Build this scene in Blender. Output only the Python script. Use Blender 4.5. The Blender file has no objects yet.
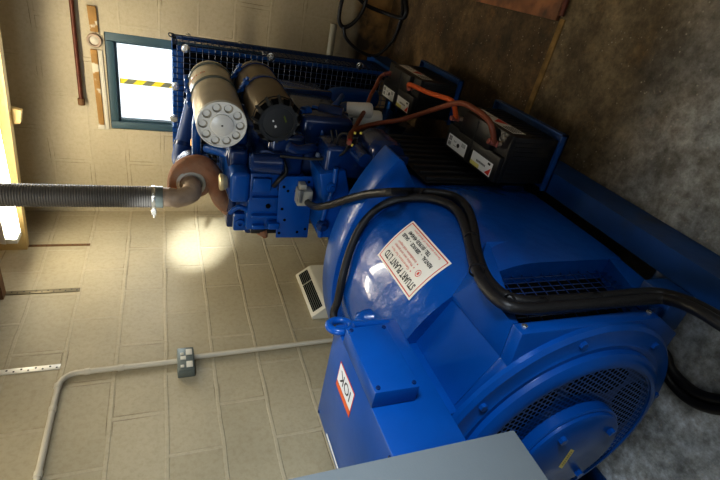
import bpy, bmesh, math, random
from mathutils import Vector, Matrix, noise
random.seed(7)
PI = math.pi
C = bpy.context.scene.collection

# ------------------------------------------------------------------ camera
def cam_axes(yaw, pitch, roll):
    cy, sy, cp, sp = math.cos(yaw), math.sin(yaw), math.cos(pitch), math.sin(pitch)
    fwd = Vector((-sy*cp, cy*cp, -sp)); right = Vector((cy, sy, 0)); up = right.cross(fwd)
    cr, sr = math.cos(roll), math.sin(roll)
    return cr*right + sr*up, -sr*right + cr*up, fwd
FPX = 467.0
RT, UP, FW = cam_axes(math.radians(32.5334), math.radians(22.35397), math.radians(-1.18184))
def ray(x, y):
    return RT*((240-y)/FPX) + UP*((360-x)/FPX) + FW
def PX(x, y, X): d = ray(x, y); return d*(X/d.x)
def PY(x, y, Y): d = ray(x, y); return d*(Y/d.y)
def PZ(x, y, Z): d = ray(x, y); return d*(Z/d.z)
cam = bpy.data.cameras.new('camera'); co = bpy.data.objects.new('camera', cam); C.objects.link(co)
co.matrix_world = Matrix(((-UP.x, RT.x, -FW.x, 0), (-UP.y, RT.y, -FW.y, 0), (-UP.z, RT.z, -FW.z, 0), (0, 0, 0, 1)))
cam.sensor_width = 36; cam.sensor_fit = 'HORIZONTAL'; cam.lens = FPX/720*36; cam.clip_start = .02
bpy.context.scene.camera = co

# room constants (metres, camera at the origin)
WL, WB, FZ = -1.86, 3.38, -1.5
WR, WN, CZ = 1.35, -.50, 1.12

# ------------------------------------------------------------------ materials
def mat(name, col, rough=.5, metal=0, bump=0, bscale=40, var=0, vscale=6, coat=0, spec=.5, dirt=None, dscale=3, dlo=.55, dhi=.7):
    m = bpy.data.materials.new(name); m.use_nodes = True
    nt = m.node_tree; b = nt.nodes['Principled BSDF']
    b.inputs['Base Color'].default_value = (*col, 1); b.inputs['Roughness'].default_value = rough
    b.inputs['Metallic'].default_value = metal; b.inputs['Coat Weight'].default_value = coat
    b.inputs['Specular IOR Level'].default_value = spec
    if bump or var or dirt:
        tc = nt.nodes.new('ShaderNodeTexCoord')
    cur = None
    if var:
        n = nt.nodes.new('ShaderNodeTexNoise'); n.inputs['Scale'].default_value = vscale; n.inputs['Detail'].default_value = 5
        nt.links.new(tc.outputs['Object'], n.inputs['Vector'])
        r = nt.nodes.new('ShaderNodeValToRGB')
        r.color_ramp.elements[0].position = .3; r.color_ramp.elements[1].position = .7
        r.color_ramp.elements[0].color = (*[c*(1-var) for c in col], 1); r.color_ramp.elements[1].color = (*[min(1, c*(1+var)) for c in col], 1)
        nt.links.new(n.outputs['Fac'], r.inputs['Fac']); cur = r.outputs['Color']
    if dirt:
        n = nt.nodes.new('ShaderNodeTexNoise'); n.inputs['Scale'].default_value = dscale; n.inputs['Detail'].default_value = 8
        nt.links.new(tc.outputs['Object'], n.inputs['Vector'])
        r = nt.nodes.new('ShaderNodeValToRGB'); r.color_ramp.elements[0].position = dlo; r.color_ramp.elements[1].position = dhi
        nt.links.new(n.outputs['Fac'], r.inputs['Fac'])
        mx = nt.nodes.new('ShaderNodeMix'); mx.data_type = 'RGBA'
        nt.links.new(r.outputs['Color'], mx.inputs['Factor'])
        if cur: nt.links.new(cur, mx.inputs['A'])
        else: mx.inputs['A'].default_value = (*col, 1)
        mx.inputs['B'].default_value = (*dirt, 1); cur = mx.outputs['Result']
    if cur: nt.links.new(cur, b.inputs['Base Color'])
    if bump:
        n = nt.nodes.new('ShaderNodeTexNoise'); n.inputs['Scale'].default_value = bscale; n.inputs['Detail'].default_value = 4
        nt.links.new(tc.outputs['Object'], n.inputs['Vector'])
        bp = nt.nodes.new('ShaderNodeBump'); bp.inputs['Strength'].default_value = bump; bp.inputs['Distance'].default_value = .01
        nt.links.new(n.outputs['Fac'], bp.inputs['Height']); nt.links.new(bp.outputs['Normal'], b.inputs['Normal'])
    return m

def emit(name, col, s):
    m = bpy.data.materials.new(name); m.use_nodes = True; b = m.node_tree.nodes['Principled BSDF']
    b.inputs['Base Color'].default_value = (*col, 1); b.inputs['Emission Color'].default_value = (*col, 1); b.inputs['Emission Strength'].default_value = s
    return m

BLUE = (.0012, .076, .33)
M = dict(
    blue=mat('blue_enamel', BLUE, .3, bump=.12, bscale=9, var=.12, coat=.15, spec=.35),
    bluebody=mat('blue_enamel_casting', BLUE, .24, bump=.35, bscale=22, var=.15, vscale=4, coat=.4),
    bluedark=mat('blue_enamel_shaded', (.002, .026, .115), .26, bump=.25, bscale=30, var=.25, coat=.4),  # same blue darkened in colour for the engine's shadowed parts
    bluemesh=mat('blue_painted_wire', (.003, .028, .10), .4),
    bluerail=mat('blue_worn_paint', (.003, .055, .21), .42, bump=.15, bscale=25, var=.3, dirt=(.03, .035, .05), dscale=7, dlo=.55, dhi=.8),
    black=mat('black_void', (.004, .004, .005), .9, spec=.1),
    rubber=mat('black_rubber', (.012, .012, .014), .42, bump=.15, bscale=150),
    plastic=mat('black_plastic', (.012, .012, .014), .38, bump=.1, bscale=120, dirt=(.04, .032, .022), dscale=14, dlo=.55, dhi=.75),
    grey=mat('grey_cabinet_paint', (.185, .215, .235), .45, bump=.05, bscale=200, var=.03),
    cream=mat('cream_casing', (.62, .6, .52), .45, var=.05),
    conduit=mat('painted_conduit', (.60, .555, .45), .45, var=.08),
    steel=mat('galvanised_steel', (.42, .41, .38), .38, metal=.85, var=.15, vscale=30),
    chrome=mat('bright_zinc', (.75, .75, .72), .2, metal=.9),
    rust=mat('rusty_cast_iron', (.30, .12, .055), .75, bump=.5, bscale=60, var=.35, vscale=12, dirt=(.31, .20, .14), dscale=7, dlo=.45, dhi=.68),
    elbow=mat('tarnished_pipe', (.42, .32, .24), .55, metal=.3, bump=.3, bscale=50, var=.2, vscale=14),
    hose=mat('dark_flexible_metal', (.17, .16, .15), .5, metal=.35, bump=.05, bscale=100, var=.2),
    tanmetal=mat('tan_filter_body', (.60, .54, .44), .36, metal=.35, var=.15, vscale=9),
    brownmetal=mat('brown_filter_body', (.21, .165, .11), .38, metal=.3, var=.15, vscale=9),
    whitecap=mat('white_metal_cap', (.82, .82, .80), .35, metal=.1, var=.04),
    darkcap=mat('dark_grey_cap', (.035, .038, .042), .5, bump=.1, bscale=90),
    white=mat('white_enamel', (.78, .78, .75), .4, var=.04),
    paper=mat('sticker_paper', (.80, .76, .68), .45, var=.04),
    paperw=mat('white_sticker', (.80, .80, .80), .45),
    ink=mat('black_ink', (.012, .012, .014), .5), redink=mat('red_ink', (.62, .05, .03), .5), orange=mat('orange_ink', (.75, .13, .03), .5),
    yellow=mat('yellow_label', (.80, .66, .13), .5), yellowp=mat('pale_yellow_label', (.75, .68, .22), .5),
    redcable=mat('orange_red_cable', (.55, .10, .02), .45, bump=.1, bscale=90, var=.15),
    brcable=mat('brown_red_cable', (.20, .055, .026), .5, bump=.1, bscale=90, var=.25),
    copper=mat('brown_copper', (.12, .036, .018), .4, metal=.3, var=.3, vscale=20),
    timber=mat('yellow_timber', (.55, .40, .17), .6, bump=.2, bscale=30, var=.2, vscale=8),
    timberdark=mat('brown_timber', (.16, .08, .03), .7, bump=.2, bscale=30, var=.3, vscale=8),
    batten=mat('flaking_batten', (.36, .20, .06), .7, bump=.4, bscale=40, var=.2, dirt=(.66, .60, .46), dscale=11, dlo=.58, dhi=.63),
    winframe=mat('blue_grey_frame', (.04, .085, .11), .45, var=.15),
    socket=mat('grey_metalclad', (.15, .175, .165), .4, metal=.3, var=.1),
    ply=mat('reddish_plywood', (.26, .10, .035), .6, bump=.3, bscale=30, var=.4, vscale=9, dirt=(.04, .02, .012), dscale=8, dlo=.5, dhi=.75),
    tube=emit('fluorescent_tube', (1, .93, .74), 9),
)
def glass():
    m = bpy.data.materials.new('window_glass'); m.use_nodes = True; nt = m.node_tree; b = nt.nodes['Principled BSDF']
    b.inputs['Roughness'].default_value = .02; b.inputs['Transmission Weight'].default_value = 1; b.inputs['IOR'].default_value = 1.01
    b.inputs['Base Color'].default_value = (.95, .98, 1, 1)
    return m
M['glass'] = glass()

def wall_mat(name, axis, base_dirty):
    m = bpy.data.materials.new(name); m.use_nodes = True; nt = m.node_tree; b = nt.nodes['Principled BSDF']; N = nt.nodes.new; L = nt.links.new
    g = N('ShaderNodeNewGeometry'); sp = N('ShaderNodeSeparateXYZ'); L(g.outputs['Position'], sp.inputs[0])
    # gentle waviness of the hand-struck joints
    wn = N('ShaderNodeTexNoise'); wn.inputs['Scale'].default_value = 3.2; wn.inputs['Detail'].default_value = 3; L(g.outputs['Position'], wn.inputs['Vector'])
    wo = N('ShaderNodeMath'); wo.operation = 'MULTIPLY_ADD'; wo.inputs[1].default_value = .02; wo.inputs[2].default_value = -.010 - .02; L(wn.outputs['Fac'], wo.inputs[0])
    u = N('ShaderNodeMath'); u.operation = 'ADD'; u.inputs[1].default_value = -2.19 if axis == 'y' else .35; L(sp.outputs['Y' if axis == 'y' else 'X'], u.inputs[0])
    v = N('ShaderNodeMath'); v.operation = 'ADD'; L(sp.outputs['Z'], v.inputs[0]); L(wo.outputs[0], v.inputs[1])
    cb = N('ShaderNodeCombineXYZ'); L(u.outputs[0], cb.inputs[0]); L(v.outputs[0], cb.inputs[1])
    def brick(ms, smooth):
        br = N('ShaderNodeTexBrick'); br.offset = .5; br.inputs['Scale'].default_value = 1
        br.inputs['Brick Width'].default_value = .45; br.inputs['Row Height'].default_value = .225
        br.inputs['Mortar Size'].default_value = ms; br.inputs['Mortar Smooth'].default_value = smooth; br.inputs['Bias'].default_value = 0
        L(cb.outputs[0], br.inputs['Vector']); return br
    br = brick(.009 if axis == 'y' else .006, .35)
    a, a2, mo = ((.47, .415, .30), (.43, .38, .27), (.485, .43, .315)) if axis == 'y' else ((.54, .475, .345), (.52, .455, .33), (.545, .48, .35))  # end wall lightened in colour to look brighter lit than the side
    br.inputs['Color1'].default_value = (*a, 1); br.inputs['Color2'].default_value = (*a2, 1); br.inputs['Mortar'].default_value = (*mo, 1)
    # hairline cracks along the edges of the joints
    b2 = brick(.0135, .0)
    edge = N('ShaderNodeMath'); edge.operation = 'SUBTRACT'; L(b2.outputs['Fac'], edge.inputs[0])
    b3 = brick(.011, .0); L(b3.outputs['Fac'], edge.inputs[1])
    cn = N('ShaderNodeTexNoise'); cn.inputs['Scale'].default_value = 4; cn.inputs['Detail'].default_value = 6; L(g.outputs['Position'], cn.inputs['Vector'])
    cr = N('ShaderNodeValToRGB'); cr.color_ramp.elements[0].position = .5; cr.color_ramp.elements[1].position = .62; L(cn.outputs['Fac'], cr.inputs['Fac'])
    em = N('ShaderNodeMath'); em.operation = 'MULTIPLY'; L(edge.outputs[0], em.inputs[0]); L(cr.outputs['Color'], em.inputs[1])
    em2 = N('ShaderNodeMath'); em2.operation = 'MULTIPLY'; em2.inputs[1].default_value = .85; L(em.outputs[0], em2.inputs[0])
    mx = N('ShaderNodeMix'); mx.data_type = 'RGBA'; L(em2.outputs[0], mx.inputs['Factor']); L(br.outputs['Color'], mx.inputs['A']); mx.inputs['B'].default_value = (.12, .09, .05, 1)
    # blotches
    bl = N('ShaderNodeTexNoise'); bl.inputs['Scale'].default_value = 2.3; bl.inputs['Detail'].default_value = 7; L(g.outputs['Position'], bl.inputs['Vector'])
    rr = N('ShaderNodeValToRGB'); rr.color_ramp.elements[0].position = .3; rr.color_ramp.elements[1].position = .75
    rr.color_ramp.elements[0].color = (.86, .85, .82, 1); rr.color_ramp.elements[1].color = (1.06, 1.05, 1.03, 1); L(bl.outputs['Fac'], rr.inputs['Fac'])
    mu = N('ShaderNodeMix'); mu.data_type = 'RGBA'; mu.blend_type = 'MULTIPLY'; mu.inputs['Factor'].default_value = 1
    L(mx.outputs['Result'], mu.inputs['A']); L(rr.outputs['Color'], mu.inputs['B'])
    last = mu.outputs['Result']
    fs = N('ShaderNodeTexNoise'); fs.inputs['Scale'].default_value = 42; fs.inputs['Detail'].default_value = 8; fs.inputs['Roughness'].default_value = .75; L(g.outputs['Position'], fs.inputs['Vector'])
    fr = N('ShaderNodeValToRGB'); fr.color_ramp.elements[0].position = .3; fr.color_ramp.elements[1].position = .55
    fr.color_ramp.elements[0].color = (.84, .81, .76, 1); fr.color_ramp.elements[1].color = (1.02, 1.02, 1.02, 1); L(fs.outputs['Fac'], fr.inputs['Fac'])
    m4 = N('ShaderNodeMix'); m4.data_type = 'RGBA'; m4.blend_type = 'MULTIPLY'; m4.inputs['Factor'].default_value = .8
    L(last, m4.inputs['A']); L(fr.outputs['Color'], m4.inputs['B']); last = m4.outputs['Result']
    if base_dirty:                                                  # oily unpainted foot of the wall
        zz = N('ShaderNodeMath'); zz.operation = 'MULTIPLY_ADD'; L(bl.outputs['Fac'], zz.inputs[0]); zz.inputs[1].default_value = .25; L(sp.outputs['Z'], zz.inputs[2])
        dr = N('ShaderNodeMapRange'); dr.inputs['From Min'].default_value = -1.10; dr.inputs['From Max'].default_value = -1.17; L(zz.outputs[0], dr.inputs['Value'])
        dc = N('ShaderNodeValToRGB'); dc.color_ramp.elements[0].color = (.05, .035, .02, 1); dc.color_ramp.elements[1].color = (.42, .24, .08, 1)
        dc.color_ramp.elements[0].position = .42; dc.color_ramp.elements[1].position = .6; L(cn.outputs['Fac'], dc.inputs['Fac'])
        dm = N('ShaderNodeMix'); dm.data_type = 'RGBA'; L(dr.outputs['Result'], dm.inputs['Factor']); L(last, dm.inputs['A']); L(dc.outputs['Color'], dm.inputs['B']); last = dm.outputs['Result']
    L(last, b.inputs['Base Color']); b.inputs['Roughness'].default_value = .5; b.inputs['Specular IOR Level'].default_value = .35
    # relief
    fn = N('ShaderNodeTexNoise'); fn.inputs['Scale'].default_value = 55; fn.inputs['Detail'].default_value = 5; L(g.outputs['Position'], fn.inputs['Vector'])
    h = N('ShaderNodeMath'); h.operation = 'MULTIPLY_ADD'; L(fn.outputs['Fac'], h.inputs[0]); h.inputs[1].default_value = .12
    h2 = N('ShaderNodeMath'); h2.operation = 'MULTIPLY'; h2.inputs[1].default_value = .8; L(br.outputs['Fac'], h2.inputs[0])
    h3 = N('ShaderNodeMath'); h3.operation = 'MULTIPLY_ADD'; L(em.outputs[0], h3.inputs[0]); h3.inputs[1].default_value = -.9; L(h2.outputs[0], h3.inputs[2])
    L(h3.outputs[0], h.inputs[2])
    bp = N('ShaderNodeBump'); bp.inputs['Strength'].default_value = .55 if axis == 'y' else .3; bp.inputs['Distance'].default_value = .006
    L(h.outputs[0], bp.inputs['Height']); L(bp.outputs['Normal'], b.inputs['Normal'])
    return m
M['wall_l'] = wall_mat('painted_blockwork_side', 'y', False)
M['wall_b'] = wall_mat('painted_blockwork_end', 'x', True)

def floor_mat():
    m = bpy.data.materials.new('oily_concrete'); m.use_nodes = True; nt = m.node_tree; b = nt.nodes['Principled BSDF']; N = nt.nodes.new; L = nt.links.new
    g = N('ShaderNodeNewGeometry'); sp = N('ShaderNodeSeparateXYZ'); L(g.outputs['Position'], sp.inputs[0])
    def nz(s, d=6, r=.6):
        n = N('ShaderNodeTexNoise'); n.inputs['Scale'].default_value = s; n.inputs['Detail'].default_value = d; n.inputs['Roughness'].default_value = r
        L(g.outputs['Position'], n.inputs['Vector']); return n
    def ramp(src, p0, c0, p1, c1):
        r = N('ShaderNodeValToRGB'); r.color_ramp.elements[0].position = p0; r.color_ramp.elements[1].position = p1
        r.color_ramp.elements[0].color = (*c0, 1); r.color_ramp.elements[1].color = (*c1, 1); L(src, r.inputs['Fac']); return r
    def mix(fac, a, bb, mode='MIX'):
        x = N('ShaderNodeMix'); x.data_type = 'RGBA'; x.blend_type = mode
        if isinstance(fac, float): x.inputs['Factor'].default_value = fac
        else: L(fac, x.inputs['Factor'])
        L(a, x.inputs['A'])
        if isinstance(bb, tuple): x.inputs['B'].default_value = (*bb, 1)
        else: L(bb, x.inputs['B'])
        return x.outputs['Result']
    n1 = nz(2.6, 8); base = ramp(n1.outputs['Fac'], .35, (.075, .055, .030), .62, (.25, .19, .11)).outputs['Color']
    n2 = nz(5.5, 8, .7); base = mix(ramp(n2.outputs['Fac'], .55, (0, 0, 0), .72, (.75, .75, .75)).outputs['Color'], base, (.26, .155, .055))   # rusty yellow stains
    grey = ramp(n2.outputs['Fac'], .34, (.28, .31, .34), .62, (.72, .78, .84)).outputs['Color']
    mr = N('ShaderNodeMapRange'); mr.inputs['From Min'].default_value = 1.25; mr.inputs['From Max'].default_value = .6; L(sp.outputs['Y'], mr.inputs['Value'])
    base = mix(mr.outputs['Result'], base, grey)  # near floor paled to bluish grey: daylight put into the colour
    n3 = nz(1.7, 5)
    dk = ramp(n3.outputs['Fac'], .48, (1, 1, 1), .72, (.5, .47, .43)).outputs['Color']; base = mix(1.0, base, dk, 'MULTIPLY')
    # inner slab is darker and browner
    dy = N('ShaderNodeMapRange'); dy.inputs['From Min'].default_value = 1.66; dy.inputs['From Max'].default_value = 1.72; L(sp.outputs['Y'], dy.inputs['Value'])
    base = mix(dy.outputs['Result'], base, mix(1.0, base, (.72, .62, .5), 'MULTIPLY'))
    nf = nz(34, 8, .75); base = mix(1.0, base, ramp(nf.outputs['Fac'], .36, (.62, .60, .57), .66, (1.22, 1.21, 1.2)).outputs['Color'], 'MULTIPLY')
    nm_ = nz(9, 6, .7); base = mix(1.0, base, ramp(nm_.outputs['Fac'], .38, (.6, .57, .52), .62, (1.2, 1.2, 1.2)).outputs['Color'], 'MULTIPLY')
    # pale grit
    vo = N('ShaderNodeTexVoronoi'); vo.inputs['Scale'].default_value = 55; L(g.outputs['Position'], vo.inputs['Vector'])
    gr = ramp(vo.outputs['Distance'], .12, (1, 1, 1), .2, (0, 0, 0)).outputs['Color']
    n4 = nz(23); gk = ramp(n4.outputs['Fac'], .51, (0, 0, 0), .57, (.5, .5, .5)).outputs['Color']
    gm = mix(1.0, gr, gk, 'MULTIPLY'); base = mix(gm, base, (.52, .46, .36))
    L(base, b.inputs['Base Color']); b.inputs['Roughness'].default_value = .62
    bn = nz(45, 6); bp = N('ShaderNodeBump'); bp.inputs['Strength'].default_value = .4; bp.inputs['Distance'].default_value = .008
    L(bn.outputs['Fac'], bp.inputs['Height']); L(bp.outputs['Normal'], b.inputs['Normal'])
    return m
M['floor'] = floor_mat()

# ------------------------------------------------------------------ mesh builder
class MB:
    def __init__(s): s.b = bmesh.new()
    def box(s, x0, x1, y0, y1, z0, z1, bev=0, seg=2, rot=None):
        t = bmesh.new(); bmesh.ops.create_cube(t, size=1)
        x0, x1 = sorted((x0, x1)); y0, y1 = sorted((y0, y1)); z0, z1 = sorted((z0, z1))
        for v in t.verts: v.co = Vector(((v.co.x+.5)*(x1-x0)+x0, (v.co.y+.5)*(y1-y0)+y0, (v.co.z+.5)*(z1-z0)+z0))
        if bev: bmesh.ops.bevel(t, geom=t.edges[:], offset=min(bev, .49*min(x1-x0, y1-y0, z1-z0)), segments=seg, affect='EDGES', profile=.5)
        if rot:
            c = Vector(((x0+x1)/2, (y0+y1)/2, (z0+z1)/2)); R = rot.to_matrix() if hasattr(rot, 'to_matrix') else rot
            for v in t.verts: v.co = c + R @ (v.co - c)
        return s.merge(t)
    def merge(s, t):
        me = bpy.data.meshes.new('tmp'); t.to_mesh(me); t.free(); s.b.from_mesh(me); bpy.data.meshes.remove(me); return s
    def lathe(s, o, ax, prof, seg=32, closed_ends=True):
        """prof = [(distance along axis, radius), ...]"""
        o = Vector(o); ax = Vector(ax).normalized(); e1 = ax.orthogonal().normalized(); e2 = ax.cross(e1)
        rows = []
        for t, r in prof:
            if r < 1e-6: rows.append([s.b.verts.new(o + ax*t)])
            else: rows.append([s.b.verts.new(o + ax*t + (e1*math.cos(2*PI*i/seg) + e2*math.sin(2*PI*i/seg))*r) for i in range(seg)])
        for a, b in zip(rows, rows[1:]):
            for i in range(seg):
                j = (i+1) % seg
                if len(a) == 1 and len(b) == 1: continue
                if len(a) == 1: s.b.faces.new((a[0], b[j], b[i]))
                elif len(b) == 1: s.b.faces.new((a[i], a[j], b[0]))
                else: s.b.faces.new((a[i], a[j], b[j], b[i]))
        if closed_ends:
            if len(rows[0]) > 1: s.b.faces.new(rows[0][::-1])
            if len(rows[-1]) > 1: s.b.faces.new(rows[-1])
        return s
    def cyl(s, p0, p1, r, r1=None, seg=20, bev=0):
        p0, p1 = Vector(p0), Vector(p1); h = (p1-p0).length; r1 = r if r1 is None else r1
        if bev: return s.lathe(p0, p1-p0, [(0, r-bev), (bev*.3, r-bev*.3), (bev, r), (h-bev, r1), (h-bev*.3, r1-bev*.3), (h, r1-bev)], seg)
        return s.lathe(p0, p1-p0, [(0, r), (h, r1)], seg)
    def tube(s, pts, r, seg=10, smooth=6, cap=True, rfun=None):
        P = [Vector(p) for p in pts]
        if smooth:
            Q = []
            for i in range(len(P)-1):
                a, b, c, d = P[max(i-1, 0)], P[i], P[i+1], P[min(i+2, len(P)-1)]
                for k in range(smooth):
                    t = k/smooth
                    Q.append(.5*((2*b) + (c-a)*t + (2*a-5*b+4*c-d)*t*t + (3*b-a-3*c+d)*t**3))
            Q.append(P[-1]); P = Q
        T = [(P[min(i+1, len(P)-1)] - P[max(i-1, 0)]).normalized() for i in range(len(P))]
        n = T[0].orthogonal().normalized(); rows = []
        for i, p in enumerate(P):
            n = (n - T[i]*n.dot(T[i])).normalized(); bn = T[i].cross(n); rr = rfun(i/(len(P)-1)) if rfun else r
            rows.append([s.b.verts.new(p + (n*math.cos(2*PI*k/seg) + bn*math.sin(2*PI*k/seg))*rr) for k in range(seg)])
        for a, b in zip(rows, rows[1:]):
            for k in range(seg): s.b.faces.new((a[k], a[(k+1) % seg], b[(k+1) % seg], b[k]))
        if cap: s.b.faces.new(rows[0][::-1]); s.b.faces.new(rows[-1])
        return s
    def prism(s, poly, axis, a, b, bev=0):
        """poly: 2-D outline in the plane normal to axis ('x': (y,z), 'y': (x,z), 'z': (x,y))"""
        f = {'x': lambda p, t: (t, p[0], p[1]), 'y': lambda p, t: (p[0], t, p[1]), 'z': lambda p, t: (p[0], p[1], t)}[axis]
        t = bmesh.new(); A = [t.verts.new(f(p, a)) for p in poly]; B = [t.verts.new(f(p, b)) for p in poly]; n = len(poly)
        t.faces.new(A); t.faces.new(B[::-1])
        for i in range(n): t.faces.new((A[i], B[i], B[(i+1) % n], A[(i+1) % n]))
        bmesh.ops.recalc_face_normals(t, faces=t.faces[:])
        if bev: bmesh.ops.bevel(t, geom=[e for e in t.edges if e.calc_face_angle(0) > .5], offset=bev, segments=2, affect='EDGES', profile=.5)
        return s.merge(t)
    def quad(s, *pts):
        s.b.faces.new([s.b.verts.new(p) for p in pts]); return s
    def sphere(s, c, r, sc=(1, 1, 1), u=16, v=10):
        t = bmesh.new(); bmesh.ops.create_uvsphere(t, u_segments=u, v_segments=v, radius=r)
        for w in t.verts: w.co = Vector((w.co.x*sc[0], w.co.y*sc[1], w.co.z*sc[2])) + Vector(c)
        return s.merge(t)
    def bar(s, p0, p1, w, h=None):
        p0, p1 = Vector(p0), Vector(p1); h = h or w; d = (p1-p0).normalized(); a = d.orthogonal().normalized(); b = d.cross(a)
        A = [s.b.verts.new(p0 + a*i*w/2 + b*j*h/2) for i, j in ((-1, -1), (1, -1), (1, 1), (-1, 1))]
        B = [s.b.verts.new(p1 + a*i*w/2 + b*j*h/2) for i, j in ((-1, -1), (1, -1), (1, 1), (-1, 1))]
        s.b.faces.new(A[::-1]); s.b.faces.new(B)
        for i in range(4): s.b.faces.new((A[i], A[(i+1) % 4], B[(i+1) % 4], B[i]))
        return s
    def hexbolt(s, c, ax, r, h):
        return s.lathe(c, ax, [(0, r), (h*.85, r), (h, r*.85)], 6)
    def build(s, name, m, parent=None, smooth=True, recalc=True):
        if recalc: bmesh.ops.recalc_face_normals(s.b, faces=s.b.faces[:])
        o0 = world_loc(parent) if parent else None
        if parent:
            for v in s.b.verts: v.co -= o0
        me = bpy.data.meshes.new(name); s.b.to_mesh(me); s.b.free()
        for mm in (m if isinstance(m, (list, tuple)) else [m]): me.materials.append(mm)
        if smooth:
            for p in me.polygons: p.use_smooth = True
            me.set_sharp_from_angle(angle=math.radians(38))
        o = bpy.data.objects.new(name, me); C.objects.link(o)
        if parent: o.parent = parent
        return o
def _build_each(s, name, m, parent=None, **k):
    # every loose piece becomes an object of its own
    left = set(s.b.verts); out = []
    bm0 = s.b; bm0.verts.index_update()
    while left:
        seed = left.pop(); isl = {seed}; st = [seed]
        while st:
            v = st.pop()
            for e in v.link_edges:
                w_ = e.other_vert(v)
                if w_ not in isl: isl.add(w_); st.append(w_)
        left -= isl
        q = MB(); mp_ = {}
        for v in isl: mp_[v] = q.b.verts.new(v.co)
        for f in {f for v in isl for f in v.link_faces}: q.b.faces.new([mp_[v] for v in f.verts])
        out.append(q.build(name, m, parent, **k))
    bm0.free(); return out
MB.build_each = _build_each
def world_loc(o):
    v = Vector((0, 0, 0))
    while o: v = v + o.location; o = o.parent
    return v
def tag(o, label, cat, group=None):
    o['label'] = label; o['category'] = cat
    if group: o['group'] = group
    return o
def thing(name, label, cat, loc, group=None):
    o = bpy.data.objects.new(name, None); C.objects.link(o); o.location = loc; o.empty_display_size = .05
    return tag(o, label, cat, group)
def struct(o): o['kind'] = 'structure'; return o
def copy_tree(o, parent=None):
    c = o.copy(); C.objects.link(c); c.parent = parent
    for ch in list(o.children): copy_tree(ch, c)
    return c

def text_mesh(txt, size, bold=0.0):
    """flat text as a bmesh in the XY plane, left-bottom aligned at the origin; returns bmesh, width"""
    cu = bpy.data.curves.new('t', 'FONT'); cu.body = txt; cu.size = size; cu.offset = bold; cu.resolution_u = 2
    o = bpy.data.objects.new('t', cu); C.objects.link(o)
    dg = bpy.context.evaluated_depsgraph_get(); dg.update()
    me = bpy.data.meshes.new_from_object(o.evaluated_get(dg)); bpy.data.objects.remove(o); bpy.data.curves.remove(cu)
    b = bmesh.new(); b.from_mesh(me); bpy.data.meshes.remove(me)
    w = max((v.co.x for v in b.verts), default=0)
    return b, w
def put_text(mb, txt, u0, v0, size, mapper, width=None, bold=0.0):
    b, w = text_mesh(txt, size, bold); k = (width/w) if width else 1
    bmesh.ops.triangulate(b, faces=b.faces[:])
    for v in b.verts: v.co = Vector(mapper(u0 + v.co.x*k, v0 + v.co.y))
    mb.merge(b)

# ------------------------------------------------------------------ room
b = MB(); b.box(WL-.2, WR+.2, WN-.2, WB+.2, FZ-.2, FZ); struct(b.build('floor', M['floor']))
b = MB(); b.box(WL-.2, WL, WN-.2, WB+.2, FZ, CZ); struct(b.build('wall_left', M['wall_l']))
wx0, wx1, wz0, wz1 = -1.232, -.625, -.62, .335
b = MB()
b.box(WL, wx0, WB, WB+.2, FZ, CZ).box(wx1, WR+.2, WB, WB+.2, FZ, CZ).box(wx0, wx1, WB, WB+.2, FZ, wz0).box(wx0, wx1, WB, WB+.2, wz1, CZ)
struct(b.build('wall_back', M['wall_b']))
b = MB(); b.box(WR, WR+.2, WN-.2, WB, FZ, CZ); struct(b.build('wall_right', M['wall_l']))
dx0, dx1, dz1 = .35, .95, .45
b = MB(); b.box(WL, dx0, WN-.2, WN, FZ, CZ).box(dx1, WR, WN-.2, WN, FZ, CZ).box(dx0, dx1, WN-.2, WN, dz1, CZ)
struct(b.build('wall_near', M['wall_b']))
b = MB(); b.box(WL-.2, WR+.2, WN-.2, WB+.2, CZ, CZ+.1); struct(b.build('ceiling', mat('ceiling_boards', (.45, .38, .25), .7, var=.1)))
# window
w = bpy.data.objects.new('window_1', None); C.objects.link(w); w.location = (-.93, WB, -.15); struct(w)
b = MB(); fw = .05; y0, y1 = WB+.005, WB+.06
b.box(wx0, wx0+fw, y0, y1, wz0, wz1, .006).box(wx1-fw, wx1, y0, y1, wz0, wz1, .006).box(wx0+fw, wx1-fw, y0, y1, wz1-fw, wz1, .006).box(wx0+fw, wx1-fw, y0, y1, wz0, wz0+fw, .006)
b.build('window_frame', M['winframe'], w)
b = MB(); i = fw; b.box(wx0+i, wx0+i+.012, y0+.02, y1+.004, wz0+i, wz1-i).box(wx1-i-.012, wx1-i, y0+.02, y1+.004, wz0+i, wz1-i).box(wx0+i+.012, wx1-i-.012, y0+.02, y1+.004, wz1-i-.012, wz1-i)
b.build('glazing_bead', M['winframe'], w)
b = MB(); b.box(wx0+fw, wx1-fw, WB+.045, WB+.049, wz0+fw, wz1-fw); b.build('window_pane', M['glass'], w)
b = MB(); b.box(-.938, -.905, WB+.0415, WB+.0445, wz0+fw+.01, .268)
hz = bpy.data.materials.new('hazard_stripes'); hz.use_nodes = True; nt = hz.node_tree
tc = nt.nodes.new('ShaderNodeTexCoord'); sp = nt.nodes.new('ShaderNodeSeparateXYZ'); nt.links.new(tc.outputs['Object'], sp.inputs[0])
a1 = nt.nodes.new('ShaderNodeMath'); a1.operation = 'ADD'; nt.links.new(sp.outputs['X'], a1.inputs[0]); nt.links.new(sp.outputs['Z'], a1.inputs[1])
a2 = nt.nodes.new('ShaderNodeMath'); a2.operation = 'PINGPONG'; a2.inputs[1].default_value = .055; nt.links.new(a1.outputs[0], a2.inputs[0])
a3 = nt.nodes.new('ShaderNodeMath'); a3.operation = 'GREATER_THAN'; a3.inputs[1].default_value = .028; nt.links.new(a2.outputs[0], a3.inputs[0])
mx = nt.nodes.new('ShaderNodeMix'); mx.data_type = 'RGBA'; mx.inputs['A'].default_value = (.75, .58, .04, 1); mx.inputs['B'].default_value = (.17, .17, .10, 1)
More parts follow.
